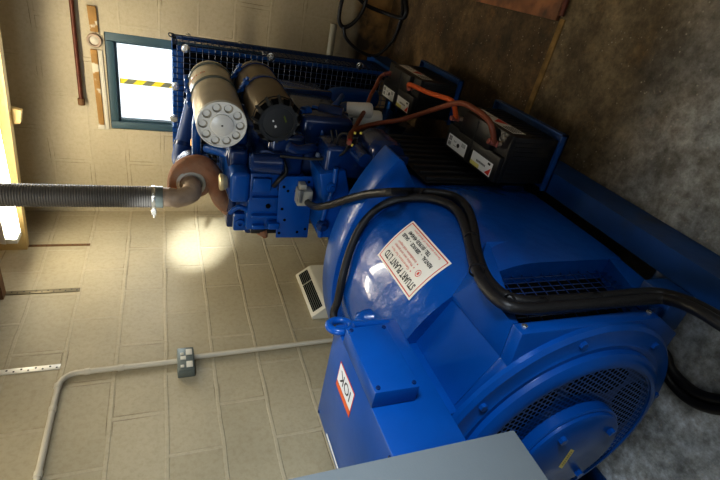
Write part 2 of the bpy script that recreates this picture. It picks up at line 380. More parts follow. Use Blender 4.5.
nt.links.new(a3.outputs[0], mx.inputs['Factor']); nt.links.new(mx.outputs['Result'], nt.nodes['Principled BSDF'].inputs['Base Color'])
nt.links.new(mx.outputs['Result'], nt.nodes['Principled BSDF'].inputs['Emission Color']); nt.nodes['Principled BSDF'].inputs['Emission Strength'].default_value = .35  # faint glow put into the tape so it reads as lit
tag(b.build('hazard_tape', hz), 'strip of yellow and black striped hazard tape stuck across the bright window', 'tape')
b = MB(); b.box(wx0-.01, wx1+.01, WB-.02, WB+.0, wz0-.03, wz0); struct(b.build('trim_1', M['white']))

# ceiling joists and the straps that hold them
def joist(y0, y1, zl, zr, h, label, m):
    b = MB()
    A = [b.b.verts.new(p) for p in ((WL, y0, zl), (WL, y1, zl), (WL, y1, zl+h), (WL, y0, zl+h))]
    B = [b.b.verts.new(p) for p in ((WR, y0, zr), (WR, y1, zr), (WR, y1, zr+h), (WR, y0, zr+h))]
    b.b.faces.new(A); b.b.faces.new(B[::-1])
    for i in range(4): b.b.faces.new((A[i], B[i], B[(i+1) % 4], A[(i+1) % 4]))
    return tag(b.build('ceiling_joist', m, smooth=False), label, 'beam', 'timber ceiling joists')
joist(2.885, 2.94, .80, .66, .30, 'pale timber ceiling joist behind the lit strip light', M['timber'])
joist(2.40, 2.455, .815, .815, .25, 'brown timber ceiling joist above the middle wall strap', M['timberdark'])
joist(1.83, 1.885, .815, .815, .25, 'brown timber ceiling joist above the strap nearest the grey conduit', M['timberdark'])
p = PY(18, 117, 2.94)
b = MB(); b.prism([(p.x-.045, p.z+.035), (p.x+.05, p.z+.035), (p.x+.035, p.z-.02), (p.x-.035, p.z-.005)], 'y', 2.9401, 2.975)
tag(b.build('timber_block', M['timber']), 'small timber block on the far face of the pale joist', 'block')
def strap(y, z0, z1, label, m, big):
    t = thing('wall_strap', label, 'strap', (WL, y, z0), 'metal straps on the side wall')
    b = MB(); w = .016 if big else .011
    b.box(WL, WL+.004, y-w, y+w, z0, z1, .001)
    b.build('band', m, t)
    b = MB(); n = int((z1-z0)/.028)
    for k in range(n):
        zz = z0 + .014 + k*.028
        b.lathe((WL+.0042, y + (.005 if k % 2 else -.005)*(1 if big else .4), zz), (1, 0, 0), [(0, .0045 if big else .003), (.0006, .0045 if big else .003)], 8)
    b.build_each('punched_hole', M['ink'], t)
strap(2.925, .467, .82, 'dark thin metal strap on the side wall nearest the room corner', M['timberdark'], False)
strap(2.45, .468, .82, 'dull perforated metal strap on the wall, middle of three', mat('dull_strap', (.2, .17, .11), .5, metal=.5, var=.3), True)
strap(1.862, .478, .82, 'bright perforated galvanised strap on the wall beside the conduit bend', mat('bright_strap', (.72, .70, .64), .4, metal=.4, var=.1), True)

# fluorescent light
t = thing('fluorescent_light', 'lit twin tube fluorescent strip light under the ceiling joists', 'light', (-.9, 2.74, .80))
b = MB(); b.prism([(2.69, .84), (2.79, .84), (2.775, .90), (2.705, .90)], 'x', -1.70, -.10, .004); b.build('housing', M['white'], t)
for yy in (2.705, 2.775):
    b = MB(); b.cyl((-1.665, yy, .802), (-.135, yy, .802), .0165, seg=14); b.build('tube', M['tube'], t)
for xx in (-1.68, -.12):
    b = MB(); b.box(xx-.015, xx+.015, 2.69, 2.79, .785, .84, .004); b.build('end_cap', M['cream'], t)
b = MB(); b.cyl((-.9, 2.74, .90), (-.9, 2.74, 1.12), .006, seg=8); b.build('hanger', M['steel'], t)
b = MB(); b.cyl((-1.4, 2.74, .90), (-1.4, 2.74, 1.12), .006, seg=8); b.build('hanger', M['steel'], t)

# things on the end wall
t = thing('copper_pipe', 'brown copper pipe running level along the end wall with capped end', 'pipe', (-.5, WB-.03, .487))
b = MB(); b.cyl((-1.05, WB-.03, .489), (WR, WB-.03, .47), .0125, seg=12); b.build('pipe', M['copper'], t)
b = MB(); b.cyl((-1.078, WB-.03, .489), (-1.035, WB-.03, .489), .020, seg=14, bev=.005); b.build('end_cap', M['timberdark'], t)
b = MB()
for x in (-.30, .55): b.box(x-.008, x+.008, WB-.03, WB, .478, .494)
b.build_each('bracket', M['copper'], t)
b = MB(); b.prism([(-.490, .365), (-.490, .412), (-.632, .405), (-.632, .362)], 'y', WB-.016, WB, .003)
tag(b.build('wall_batten', M['batten']), 'short flaking timber batten on the end wall above the round fitting', 'batten')
t = thing('wall_batten', 'long flaking timber batten on the end wall beside the window frame', 'batten', (-.98, WB, .39))
b = MB(); b.prism([(-.735, .378), (-.735, .415), (-1.205, .405), (-1.205, .372)], 'y', WB-.016, WB, .003); b.build('board', M['batten'], t)
b = MB(); b.prism([(-.735, .350), (-.735, .378), (-1.238, .372), (-1.238, .345)], 'y', WB-.008, WB, .002).box(-1.238, -1.206, WB-.012, WB, .37, .41, .002); b.build('filler_strip', M['conduit'], t)
t = thing('round_fitting', 'round metal fitting on the end wall between the two battens', 'fitting', (-.67, WB, .389))
b = MB(); b.lathe((-.682, WB, .388), (0, -1, 0), [(0, .042), (.012, .042), (.018, .038), (.018, .030), (.008, .028)], 24); b.build('rim', M['elbow'], t)
b = MB(); b.lathe((-.682, WB, .388), (0, -1, 0), [(.006, .029), (.010, .020), (.016, .012), (.016, 0)], 20); b.build('centre', M['conduit'], t)

# conduit, socket and heater on the side wall
t = thing('conduit', 'cream painted steel conduit rising up the side wall and bending toward the viewer', 'conduit', (WL, 1.8, 0))
r = .0125; x = WL+r+.004
arc = [(x, 1.797 - .07*(1-math.cos(a)), .395+.07*math.sin(a)) for a in [k*PI/2/8 for k in range(9)]]
pts = [(x, 1.835, -.95), (x, 1.83, -.80), (x, 1.815, -.12), (x, 1.80, -.03), (x, 1.798, .2)] + arc + [(x, 1.6, .467), (x, 1.2, .467), (x, .2, .467)]
b = MB(); b.tube(pts, r, 12, 4); b.build('pipe', M['conduit'], t)
for (yy, zz, dz) in ((1.727, .467, 0), (1.60, .467, 0), (1.30, .467, 0), (1.797, .36, 1), (1.797, .22, 1)):
    b = MB(); d = (0, 0, 1) if dz else (0, 1, 0); cc = Vector((x, yy, zz)); dv = Vector(d)*.012
    b.cyl(cc-dv, cc+dv, r+.003, seg=14, bev=.002); b.box(WL, x, yy-.006, yy+.006, zz-.006, zz+.006)
    b.build('coupling', M['conduit'], t)
t = thing('power_socket', 'grey metal clad double power socket on the side wall conduit', 'socket', (WL, 1.817, -.072))
b = MB(); b.box(WL, WL+.045, 1.700, 1.856, -.111, -.030, .006); b.build('back_box', M['socket'], t)
b = MB(); b.box(WL+.045, WL+.052, 1.702, 1.854, -.109, -.032, .003); fp = b.build('face_plate', M['socket'], t)
for yy in (1.738, 1.820):
    b = MB(); b.box(WL+.052, WL+.056, yy-.022, yy+.018, -.102, -.072, .002); b.build('socket_insert', M['cream'], t)
    b = MB(); b.box(WL+.052, WL+.0575, yy-.02, yy-.004, -.062, -.045, .002); b.build('rocker_switch', M['cream'], t)
b = MB(); b.box(WL+.052, WL+.0565, 1.768, 1.793, -.072, -.046, .002); b.build('indicator', M['cream'], t)

t = thing('wall_heater', 'white convector heater with dark top grille on the side wall below the engine', 'heater', (WL, 2.25, -1.1))
ye0, ye1 = 2.035, 2.47
prof = [(WL, -.795), (WL+.02, -.790), (WL+.085, -.868), (WL+.092, -.885), (WL+.092, -1.30), (WL+.08, -1.32), (WL, -1.32)]
b = MB(); b.prism(prof, 'y', ye0, ye1, .004); b.build('casing', M['cream'], t)
d = Vector((.065, 0, -.078)); n = Vector((.078, 0, .065)).normalized()
def hp(u, y, h): return Vector((WL+.02, y, -.790)) + d*u + n*h
b = MB()
for ya, yb in ((ye0+.03, 2.325), (2.335, ye1-.025)):
    q = [hp(.18, ya, .001), hp(.85, ya, .001), hp(.85, yb, .001), hp(.18, yb, .001)]; b.quad(*q)
b.build_each('grille_opening', M['black'], t)
b = MB()
for k in range(5):
    u = .28 + k*.12; b.bar(hp(u, ye0+.03, .003), hp(u, ye1-.025, .003), .003)
b.build('grille_bars', M['socket'], t)

# ------------------------------------------------------------------ base frame
RX0, RX1 = -.525, -.605          # right hand rail
LX0, LX1 = -1.455, -1.535
RZ = -1.35
t = thing('base_frame', 'heavy blue steel skid frame on the concrete floor under the generator', 'frame', (-1.03, 1.8, FZ))
for nm, (xa, xb) in (('r', (RX0, RX1)), ('l', (LX1, LX0))):
    b = MB(); out = xa if nm == 'r' else xa; o_, i_ = (RX0, RX1) if nm == 'r' else (LX1, LX0)
    sgn = -1 if nm == 'r' else 1
    prof = [(o_, FZ), (o_, RZ), (i_, RZ), (i_, RZ-.012), (o_+sgn*.012, RZ-.012), (o_+sgn*.012, FZ+.012), (i_, FZ+.012), (i_, FZ)]
    b.prism(prof, 'y', .50, 3.30); b.build('side_rail', M['bluerail'], t)
for yy in (.72, 1.55, 2.85):
    b = MB(); b.box(-1.45, -.607, yy-.04, yy+.04, FZ+.02, RZ-.02, .004); b.build('cross_member', M['bluerail'], t)
# battery trays welded to the rail
def tray(y0, y1, nm):
    b = MB(); xo, xi, zb, hh = -.378, -.600, -1.345, .028
    b.box(xi, xo, y0, y1, zb, zb+.006).box(xo-.006, xo, y0, y1, zb, zb+hh).box(xi, xo, y0, y0+.006, zb, zb+hh).box(xi, xo, y1-.006, y1, zb, zb+hh)
    b.box(xi, RX0, y0+.05, y0+.09, zb-.02, zb).prism([(RX0, zb), (xo, zb), (RX0, zb-.1)], 'y', y0+.12, y0+.126).prism([(RX0, zb), (xo, zb), (RX0, zb-.1)], 'y', y1-.126, y1-.12)
    b.build('battery_tray', M['bluerail'], t)
tray(1.262, 1.70, 'a'); tray(2.008, 2.44, 'b')

# ------------------------------------------------------------------ alternator
AX, AZ = -1.03, -1.0
t = thing('alternator', 'large blue alternator with mesh fan end, sticker and terminal box', 'generator', (AX, 1.0, RZ))
def dshape(r, zb, seg=40, xc=AX, zc=AZ):
    return [(xc+r, zb)] + [(xc + r*math.cos(PI*k/seg), zc + r*math.sin(PI*k/seg)) for k in range(seg+1)] + [(xc-r, zb)]
b = MB()
# stator housing: arched top, straight skirt, slightly waisted toward both ends
secs = [(1.40, .385), (1.36, .392), (1.30, .398), (1.22, .40), (1.00, .40), (.93, .40), (.85, .398)]
rows = [[b.b.verts.new((p[0], y, p[1])) for p in dshape(r, -1.33)] for y, r in secs]
for A, B in zip(rows, rows[1:]):
    for k in range(len(A)): b.b.faces.new((A[k], A[(k+1) % len(A)], B[(k+1) % len(A)], B[k]))
b.b.faces.new(rows[0]); b.b.faces.new(rows[-1][::-1])
b.build('housing', M['bluebody'], t)
# adaptor flange: wide arched collar with sharp shoulders
def arch(hw, top, rad, zb, seg=28):
    zc = top - rad; a = math.asin(hw/rad)
    top_ = [(AX + rad*math.sin(a - 2*a*k/seg), zc + rad*math.cos(a - 2*a*k/seg)) for k in range(seg+1)]
    zs = top_[0][1]
    return [(AX+.36, zb), (AX+.375, zs-.10), (AX+hw-.012, zs-.022)] + top_ + [(AX-hw+.012, zs-.022), (AX-.375, zs-.10), (AX-.36, zb)]
b = MB(); o1 = arch(.49, -.590, .84, -1.34); b.prism(o1, 'y', 1.365, 1.50, .004)
b.build('adaptor_flange', M['blue'], t)
b = MB()
for a in (-62, -40, -18, 4, 26, 48):
    ra = math.radians(a); b.hexbolt((AX+.44*math.sin(ra), 1.364, AZ-.03+.40*math.cos(ra)), (0, -1, 0), .012, .010)
b.build_each('flange_bolt', M['blue'], t)
# end frame with its recessed air inlet on the right
b = MB()
FR = [(-.913, -.657), (-.741, -.741), (-.634, -.733)]
left = [(-2.06 - x, z) for x, z in FR][::-1]
full = FR + [(-.634, -1.19), (-.705, -1.31), (-1.355, -1.31), (-1.426, -1.19)] + left
b.prism(full, 'y', .585, .622, .003)
core = [(-.913, -.657), (-.745, -.741), (-.722, -.745), (-.722, -1.28), (-1.355, -1.31), (-1.426, -1.19)] + left
b.prism(core, 'y', .622, .86)
def hull(b, pts):
    t_ = bmesh.new(); vs = [t_.verts.new(p) for p in pts]; r_ = bmesh.ops.convex_hull(t_, input=vs)
    b.merge(t_)
hull(b, [(-.634, .622, -.733), (-.741, .622, -.741), (-.634, .785, -.735), (-.735, .82, -.741), (-.634, .965, -.885), (-.665, .97, -.88), (-.66, .622, -.750), (-.634, .622, -.748), (-.715, .875, -.765), (-.745, .86, -.735), (-.66, .80, -.755), (-.634, .785, -.750), (-.634, .965, -.895), (-.67, .965, -.895)])
hull(b, [(-.634, .622, -1.19), (-.72, .622, -1.19), (-.632, .965, -1.325), (-.72, .965, -1.325), (-.634, .622, -1.30), (-.72, .622, -1.30), (-.632, .965, -1.335), (-.72, .965, -1.335)])
hull(b, [(-.632, .965, -.885), (-.69, .89, -.84), (-.80, .89, -.84), (-.80, .965, -.885), (-.632, .965, -1.33), (-.69, .89, -1.33), (-.80, .89, -1.33), (-.80, .965, -1.33)])
b.build('end_frame', M['blue'], t)
b = MB(); b.box(-.712, -.706, .622, .885, -1.33, -.785); b.build('inlet_opening', M['black'], t)  # black plate standing for the dark interior behind the mesh
b = MB()
def mp(u, v):   # u along the length, v down
    xa, ya, xb, yb = -.637, .618, -.680, .885
    z0 = -.752 - .100*u
    return Vector((xa+(xb-xa)*u, ya+(yb-ya)*u, z0 + (-1.195-.10*u-z0)*v))
for k in range(13): b.bar(mp(0, k/12), mp(1, k/12), .003)
for k in range(11): b.bar(mp(k/10, 0), mp(k/10, 1), .003)
b.build('inlet_mesh', M['bluedark'], t)
b = MB(); b.hexbolt((-.634, .607, -.755), (1, 0, 0), .008, .006).hexbolt((-.634, .607, -1.17), (1, 0, 0), .008, .006)
b.build_each('frame_bolt', M['chrome'], t)
# drive end bracket ring and fan cover
CX, CZc = -1.026, -1.003
b = MB(); b.lathe((CX, .585, CZc), (0, -1, 0), [(0, .398), (.012, .398), (.022, .388), (.024, .352), (.030, .345), (.030, .0)], 72); b.build('end_ring', M['blue'], t)
b = MB(); b.lathe((CX, .555, CZc), (0, -1, 0), [(0, .332), (.014, .330), (.024, .318), (.028, .305), (.028, .296), (.0, .294)], 72, False); b.build('fan_cover_rim', M['blue'], t)
b = MB()
for a in range(8):
    ra = math.radians(a*45+14); b.hexbolt((CX+.368*math.cos(ra), .563, CZc+.368*math.sin(ra)), (0, -1, 0), .011, .010)
b.build_each('ring_bolt', M['blue'], t)
# perforated fan cover: hexagonal holes cut in real sheet
b = MB(); yf = .532; pitch = .0165; ri, ro = .150, .300
dz = pitch*math.sqrt(3)/2; nrow = int(ro/dz)+1
hexes = 0
for j in range(-nrow, nrow+1):
    for i in range(-22, 23):
        hx = (i + (.5 if j % 2 else 0))*pitch; hzv = j*dz; rr = math.hypot(hx, hzv)
        if rr < ri+.004 or rr > ro-.006: continue
        R0, R1 = pitch/math.sqrt(3), pitch*.40
        O = []; I = []
        for k in range(6):
            a = math.radians(30+60*k)
            O.append(b.b.verts.new((CX+hx+R0*math.cos(a), yf, CZc+hzv+R0*math.sin(a)))); I.append(b.b.verts.new((CX+hx+R1*math.cos(a), yf, CZc+hzv+R1*math.sin(a))))
        for k in range(6): b.b.faces.new((O[k], O[(k+1) % 6], I[(k+1) % 6], I[k]))
for (ra_, rb_) in ((.146, .162), (.290, .306)):
    V = [[b.b.verts.new((CX+rr*math.cos(2*PI*k/64), yf-.0006, CZc+rr*math.sin(2*PI*k/64))) for k in range(64)] for rr in (ra_, rb_)]
    for k in range(64): b.b.faces.new((V[0][k], V[0][(k+1) % 64], V[1][(k+1) % 64], V[1][k]))
b.build('perforated_grille', M['blue'], t, smooth=False, recalc=False)
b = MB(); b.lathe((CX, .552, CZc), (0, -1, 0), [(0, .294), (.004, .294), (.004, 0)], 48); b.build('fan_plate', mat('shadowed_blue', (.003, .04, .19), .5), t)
b = MB()
fa = [math.degrees(math.atan2(p_.z-CZc, p_.x-CX)) for p_ in (PY(592, 391, .545), PY(643, 415, .545), PY(520, 402, .545))]
FANW = [fa[0] + 60*k for k in range(6)]
def window(a0, a1, r0, r1):
    n = 14; outer = []; inner = []
    for k in range(n+1):
        a = math.radians(a0 + (a1-a0)*k/n); e = min(1, math.sin(PI*k/n)*2.2)**.5; m_ = (r0+r1)/2; h = (r1-r0)/2*max(e, .15)
        outer.append(b.b.verts.new((CX+(m_+h)*math.cos(a), .5465, CZc+(m_+h)*math.sin(a)))); inner.append(b.b.verts.new((CX+(m_-h)*math.cos(a), .5465, CZc+(m_-h)*math.sin(a))))
    for k in range(n): b.b.faces.new((outer[k], outer[k+1], inner[k+1], inner[k]))
for a0 in FANW: window(a0-27, a0+27, .185, .282)
b.build_each('fan_window', M['black'], t, recalc=False)
b = MB(); b.lathe((CX, .534, CZc), (0, -1, 0), [(0, .168), (.026, .168), (.030, .164), (.030, 0)], 48); b.build('hub_drum', M['blue'], t)
b = MB(); b.lathe((CX, .506, CZc), (0, -1, 0), [(0, .160), (.010, .159), (.016, .150), (.017, 0)], 48)
hb = b.build('hub_cap', M['blue'], t)
b = MB()
for k in range(4):
    ra = math.radians(40+90*k); b.hexbolt((CX+.128*math.cos(ra), .4905, CZc+.128*math.sin(ra)), (0, -1, 0), .012, .013)
b.build_each('hub_bolt', M['blue'], hb)
pa, pb, pc, pd = [PY(*q, .4885) for q in ((571, 449), (574.5, 450.5), (562, 468.5), (558.5, 467))]
b = MB(); b.quad(pa, pb, pc, pd); lb = b.build('hub_label', M['yellowp'], hb); lb['label'] = 'small yellow printed strip label'
b = MB()
for k in range(8):
    f0 = .10+k*.10; l1 = pa.lerp(pd, f0); r1_ = pb.lerp(pc, f0); l2 = pa.lerp(pd, f0+.05); r2 = pb.lerp(pc, f0+.05)
    off = Vector((0, -.0006, 0)); b.quad(l1.lerp(r1_, .3)+off, l1.lerp(r1_, .7)+off, l2.lerp(r2, .7)+off, l2.lerp(r2, .3)+off)
b.build('hub_label_print', mat('faded_print', (.4, .36, .15), .5), hb)
# feet
for xx in (-.66, -1.40):
    for yy in (.66, 1.43):
        b = MB(); b.box(xx-.06, xx+.055, yy-.05, yy+.05, RZ, RZ+.10, .005); b.build_each('foot', M['bluerail'], t)
# lifting lug and eye ring
b = MB(); b.lathe((-.965, 1.035, -.66), (-.25, .25, 1), [(0, .036), (.07, .034), (.095, .026), (.105, .014), (.106, 0)], 20); b.build('lifting_lug', M['bluebody'], t)
# terminal box
TZ, TX = -.405, -.815
b = MB(); b.box(-1.155, TX, .465, .865, -.582, TZ, .004); tb = b.build('terminal_box', M['blue'], t)
b = MB(); b.box(-1.12, -.90, .60, .85, -.665, -.58, .004); b.build('box_neck', M['blue'], t)
b = MB(); b.box(TX, -.766, .592, .798, -.513, -.403, .004); b.build('side_cover', M['blue'], tb)
b = MB()
for yy in (.604, .786):
    for zz in (-.502, -.414): b.lathe((-.766, yy, zz), (1, 0, 0), [(0, .0055), (.003, .005), (.004, 0)], 10)
for q in ((TX-.012, .85), (TX-.012, .48), (-1.143, .85)): b.lathe((q[0], q[1], TZ), (0, 0, 1), [(0, .005), (.003, .0045), (.004, 0)], 10)
b.build_each('screw', M['bluedark'], tb)
b = MB(); zz = TZ+.0006
# sign corners on the lid
b.quad((-.866, .675, zz), (-.866, .785, zz), (-.951, .785, zz), (-.951, .675, zz)); sg = b.build('lid_sticker', M['redink'], tb); sg['label'] = 'white sticker with black lettering and an orange band'
b = MB(); z2 = zz+.0005; b.quad((-.870, .678, z2), (-.870, .782, z2), (-.930, .782, z2), (-.930, .678, z2)); b.build('sticker_face', M['paperw'], tb)
b = MB(); b.quad((-.932, .678, z2), (-.932, .782, z2), (-.948, .782, z2), (-.948, .678, z2)); b.build('sticker_band', M['orange'], tb)
b = MB(); put_text(b, 'IOK', 0, 0, .050, lambda u, v: (-.882 - v, .690 + u, z2+.0006), .078); b.build('sticker_lettering', M['ink'], tb)
b = MB(); b.quad((-1.134, .645, zz), (-1.134, .77, zz), (-1.144, .77, zz), (-1.144, .645, zz)); ws = b.build('edge_label', M['paperw'], tb); ws['label'] = 'thin white strip along the lid edge'
# eye ring at the box corner
cc = PZ(340, 326, -.415); b = MB(); nrm = Vector((.97, .22, 0)).normalized(); hor = nrm.cross(Vector((0, 0, 1)))
b.tube([cc + (hor*math.cos(a) + Vector((0, 0, 1))*math.sin(a))*.030 for a in [2*PI*k/24 for k in range(25)]], .0105, 12, 0, False); b.build('lifting_eye', M['blue'], t)
b = MB(); b.cyl(cc+Vector((0, 0, -.03)), (cc.x-.01, cc.y+.005, -.56), .011, seg=12); b.build('eye_shank', M['blue'], t)
# supplier sticker wrapped on the arched housing
def cylmap(r):
    return lambda u, v: (AX + r*math.cos(v/.40), u, AZ + r*math.sin(v/.40))
SC = [(1.212, math.radians(34.6)), (.952, math.radians(33.8)), (.940, math.radians(57.9)), (1.190, math.radians(58.6))]
def stk(r):
    def f(u, v):  # unit square -> skewed patch; u from near to far end, v from low to high
        y = SC[1][0]*(1-u)*(1-v) + SC[0][0]*u*(1-v) + SC[2][0]*(1-u)*v + SC[3][0]*u*v
        a = SC[1][1]*(1-u)*(1-v) + SC[0][1]*u*(1-v) + SC[2][1]*(1-u)*v + SC[3][1]*u*v
        return (AX + r*math.cos(a), y, AZ + r*math.sin(a))
    return f
def patch(b, f, u0, u1, v0, v1, nu=2, nv=8):
    V = [[b.b.verts.new(f(u0+(u1-u0)*i/nu, v0+(v1-v0)*j/nv)) for j in range(nv+1)] for i in range(nu+1)]
    for i in range(nu):
        for j in range(nv): b.b.faces.new((V[i][j], V[i+1][j], V[i+1][j+1], V[i][j+1]))
b = MB(); patch(b, stk(.4012), 0, 1, 0, 1); st = b.build('supplier_sticker', M['paper'], t); st['label'] = 'cream rectangular sticker with red border and printed lettering'
b = MB(); f = stk(.4018)
for (u0, u1, v0, v1) in ((.03, .97, .035, .055), (.03, .97, .945, .965), (.03, .042, .035, .965), (.958, .97, .035, .965)): patch(b, f, u0, u1, v0, v1, 4, 8)
b.build('red_border', M['redink'], st)
b = MB(); f2 = stk(.4020)
put_text(b, 'STUART PLANT LTD', .08, .74, .20, f2, .82, .004)
b.build('sticker_heading', M['ink'], st)
b = MB(); put_text(b, 'RENTAL  -  SERVICE  -  SALES', .13, .29, .105, f2, .78, .003)
b.build('sticker_lettering', M['ink'], st)
b = MB(); put_text(b, 'TEL: (01953) 454540', .30, .175, .105, f2, .56, .003)
b.build('sticker_lettering', M['ink'], st)
b = MB()
for k, s_ in enumerate(('Generators for hire', 'Mobile sets and pumps', 'Installation and repair')):
    put_text(b, s_, .36, .64-.09*k, .075, f2, .52)
    patch(b, f2, .31, .325, .65-.09*k, .675-.09*k, 1, 1)
b.build('sticker_red_print', M['redink'], st)
b = MB(); put_text(b, 'Service and sales of diesel plant', .15, .09, .06, f2, .68)
b.build('sticker_red_print', M['redink'], st)
b = MB(); n = 20; cv = b.b.verts.new(f2(.20, .575)); rim = [b.b.verts.new(f2(.20+.045*math.cos(2*PI*k/n), .575+.07*math.sin(2*PI*k/n))) for k in range(n)]
rin = [b.b.verts.new(f2(.20+.037*math.cos(2*PI*k/n), .575+.057*math.sin(2*PI*k/n))) for k in range(n)]
for k in range(n): b.b.faces.new((rim[k], rim[(k+1) % n], rin[(k+1) % n], rin[k]))
r3 = [b.b.verts.new(f2(.20+.022*math.cos(2*PI*k/7)*(1 if k % 2 else .7), .575+.036*math.sin(2*PI*k/7))) for k in range(7)]
for k in range(7): b.b.faces.new((cv, r3[k], r3[(k+1) % 7]))
b.build('sticker_red_print', M['redink'], st)

# ------------------------------------------------------------------ engine
t = thing('diesel_engine', 'dark blue diesel engine bolted behind the alternator', 'engine', (AX, 2.1, RZ))
def P2(q0, q1, Y):  # opposite corners of a face on plane y=Y
    a, c = PY(*q0, Y), PY(*q1, Y); return min(a.x, c.x), max(a.x, c.x), min(a.z, c.z), max(a.z, c.z)
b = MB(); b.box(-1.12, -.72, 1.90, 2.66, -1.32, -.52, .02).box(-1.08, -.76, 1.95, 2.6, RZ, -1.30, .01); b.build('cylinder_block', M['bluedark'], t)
# flywheel housing between block and alternator
b = MB(); b.lathe((AX, 1.502, AZ), (0, 1, 0), [(0, .365), (.02, .365), (.025, .355), (.10, .34), (.20, .31), (.30, .27), (.30, 0)], 56); fh = b.build('flywheel_housing', M['blue'], t)
b = MB(); o_ = [PY(*q_, 1.70) for q_ in ((318, 172), (345, 168), (350, 200), (338, 236), (317, 236), (322, 205))]
b.prism([(v.x, v.z) for v in o_], 'y', 1.68, 1.86, .012); b.build('bell_casting', M['blue'], fh)
b = MB(); b.tube([PY(336, 168, 1.68), PY(334, 186, 1.675), PY(327, 205, 1.675), PY(322, 222, 1.68), PY(320, 236, 1.69)], .012, 10, 5); b.build('casting_flange', M['blue'], fh)
b = MB(); p_ = PY(331, 187, 1.675); b.lathe(p_, (0, -1, 0), [(0, .022), (.014, .021), (.016, .012), (.022, .012), (.022, 0)], 16); b.build('housing_bolt', M['blue'], fh)
b = MB(); p_ = PY(322, 225, 1.675); b.lathe(p_, (0, -1, 0), [(0, .028), (.014, .026), (.018, .014), (.03, .014), (.03, 0)], 16); b.build('housing_bolt', M['bluedark'], fh)
b = MB()
for a in (-20, 0, 20, 40, 62, 85, 108, 130, 152, 175):
    ra = math.radians(a); b.cyl((AX+.35*math.cos(ra), 1.535, AZ+.35*math.sin(ra)), (AX+.35*math.cos(ra), 1.56, AZ+.35*math.sin(ra)), .013, seg=8)
b.build_each('housing_bolt', M['bluedark'], fh)
b = MB()
for a in (58, 84, 108, 128): 
    ra = math.radians(a); b.bar((AX+.335*math.cos(ra), 1.56, AZ+.335*math.sin(ra)), (AX+.28*math.cos(ra), 1.80, AZ+.28*math.sin(ra)), .02, .05)
b.build_each('housing_rib', M['blue'], fh)
# head, stepped, with ledges
x0, x1, z0, z1 = P2((250, 173), (281, 230), 1.86)
b = MB(); b.box(x0, x1, 1.86, 2.62, z0-.08, z1, .012); hd = b.build('cylinder_head', M['blue'], t)
b = MB()
for q in ((253, 177, 270, 191), (252, 196, 279, 199), (251, 214, 279, 217), (252, 224, 264, 228)):
    xa, xb, za, zb = P2(q[:2], q[2:], 1.855); b.box(xa, xb, 1.838, 1.87, za, zb, .006)
b.build_each('head_ledge', M['blue'], hd)
xa, xb, za, zb = P2((268, 223), (279, 229), 1.83); b = MB(); b.box(xa, xb, 1.82, 1.87, za, zb, .006); b.build('casting_boss', M['blue'], hd)
b = MB(); p = PY(268, 206, 1.858); b.lathe(p, (0, -1, 0), [(0, .011), (.004, .011)], 12); b.build('bolt_hole', M['black'], hd)
x0, x1, z0, z1 = P2((232, 173), (249.5, 204), 1.84)
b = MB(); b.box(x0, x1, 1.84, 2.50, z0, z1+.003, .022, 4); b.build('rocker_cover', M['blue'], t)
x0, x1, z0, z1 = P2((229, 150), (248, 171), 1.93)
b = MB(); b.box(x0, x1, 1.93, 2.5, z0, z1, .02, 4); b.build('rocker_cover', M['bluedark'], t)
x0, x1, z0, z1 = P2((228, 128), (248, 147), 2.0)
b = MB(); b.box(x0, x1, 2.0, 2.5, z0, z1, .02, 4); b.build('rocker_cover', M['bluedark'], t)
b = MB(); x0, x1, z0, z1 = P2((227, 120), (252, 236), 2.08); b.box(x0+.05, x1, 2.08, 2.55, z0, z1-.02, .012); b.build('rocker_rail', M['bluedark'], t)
# humped cover under the black filter
p0, p1 = PY(252, 163, 1.80), PY(281, 163, 1.80)
b = MB(); b.lathe(PY(250, 162, 1.83), (PY(282, 164, 1.83)-PY(250, 162, 1.83)), [(0, .030), (.008, .040), (.10, .046), (.125, .046), (.135, .038)], 24); b.cyl(PY(266, 162, 1.83), PY(266, 150, 2.05), .05, seg=18); b.build('thermostat_cover', M['bluedark'], t)
# filler cap
a, c = PY(219, 182, 1.90), PY(226, 182, 1.90)
b = MB(); d = (c-a); b.lathe(a, d, [(0, .030), (.003, .036), (.012, .037), (.018, .036), (.026, .030), (.034, .026)], 20); b.build('filler_cap', mat('brass_cap', (.55, .46, .28), .35, metal=.5, var=.2), t)
# lifting bracket on the left
x0, x1, z0, z1 = P2((234, 214), (249, 231), 1.92)
b = MB(); b.box(x0, x1, 1.92, 1.96, z0, z1, .008); lug = b.build('lifting_bracket', M['blue'], t)
b = MB(); b.lathe(PY(240, 223, 1.92), (0, -1, 0), [(0, .022), (.012, .022), (.014, .016), (.014, .009), (.002, .009)], 18); b.build('bracket_boss', M['blue'], lug)
b = MB(); b.tube([PY(230, 213, 1.9), PY(238, 207, 1.88), PY(247, 210, 1.88), PY(250, 216, 1.9)], .011, 10, 5); b.build('fuel_rail', M['blue'], t)
b = MB(); b.tube([PY(228, 186, 1.97), PY(232, 200, 1.97), PY(232, 212, 1.97)], .016, 10, 5); b.build('breather_pipe', M['bluedark'], t)
# rusty drain cone under the head
b = MB(); a, c = PY(262, 228, 1.95), PY(266, 239, 1.95); b.lathe(a, c-a, [(0, .035), (.02, .034), (.04, .018), (.055, .012)], 16); b.build('core_plug', M['rust'], t)
b = MB(); xa, xb, za, zb = P2((251, 230), (277, 233.5), 1.92); b.box(xa, xb, 1.92, 2.4, za, zb, .004); b.build('gasket', M['rubber'], t)
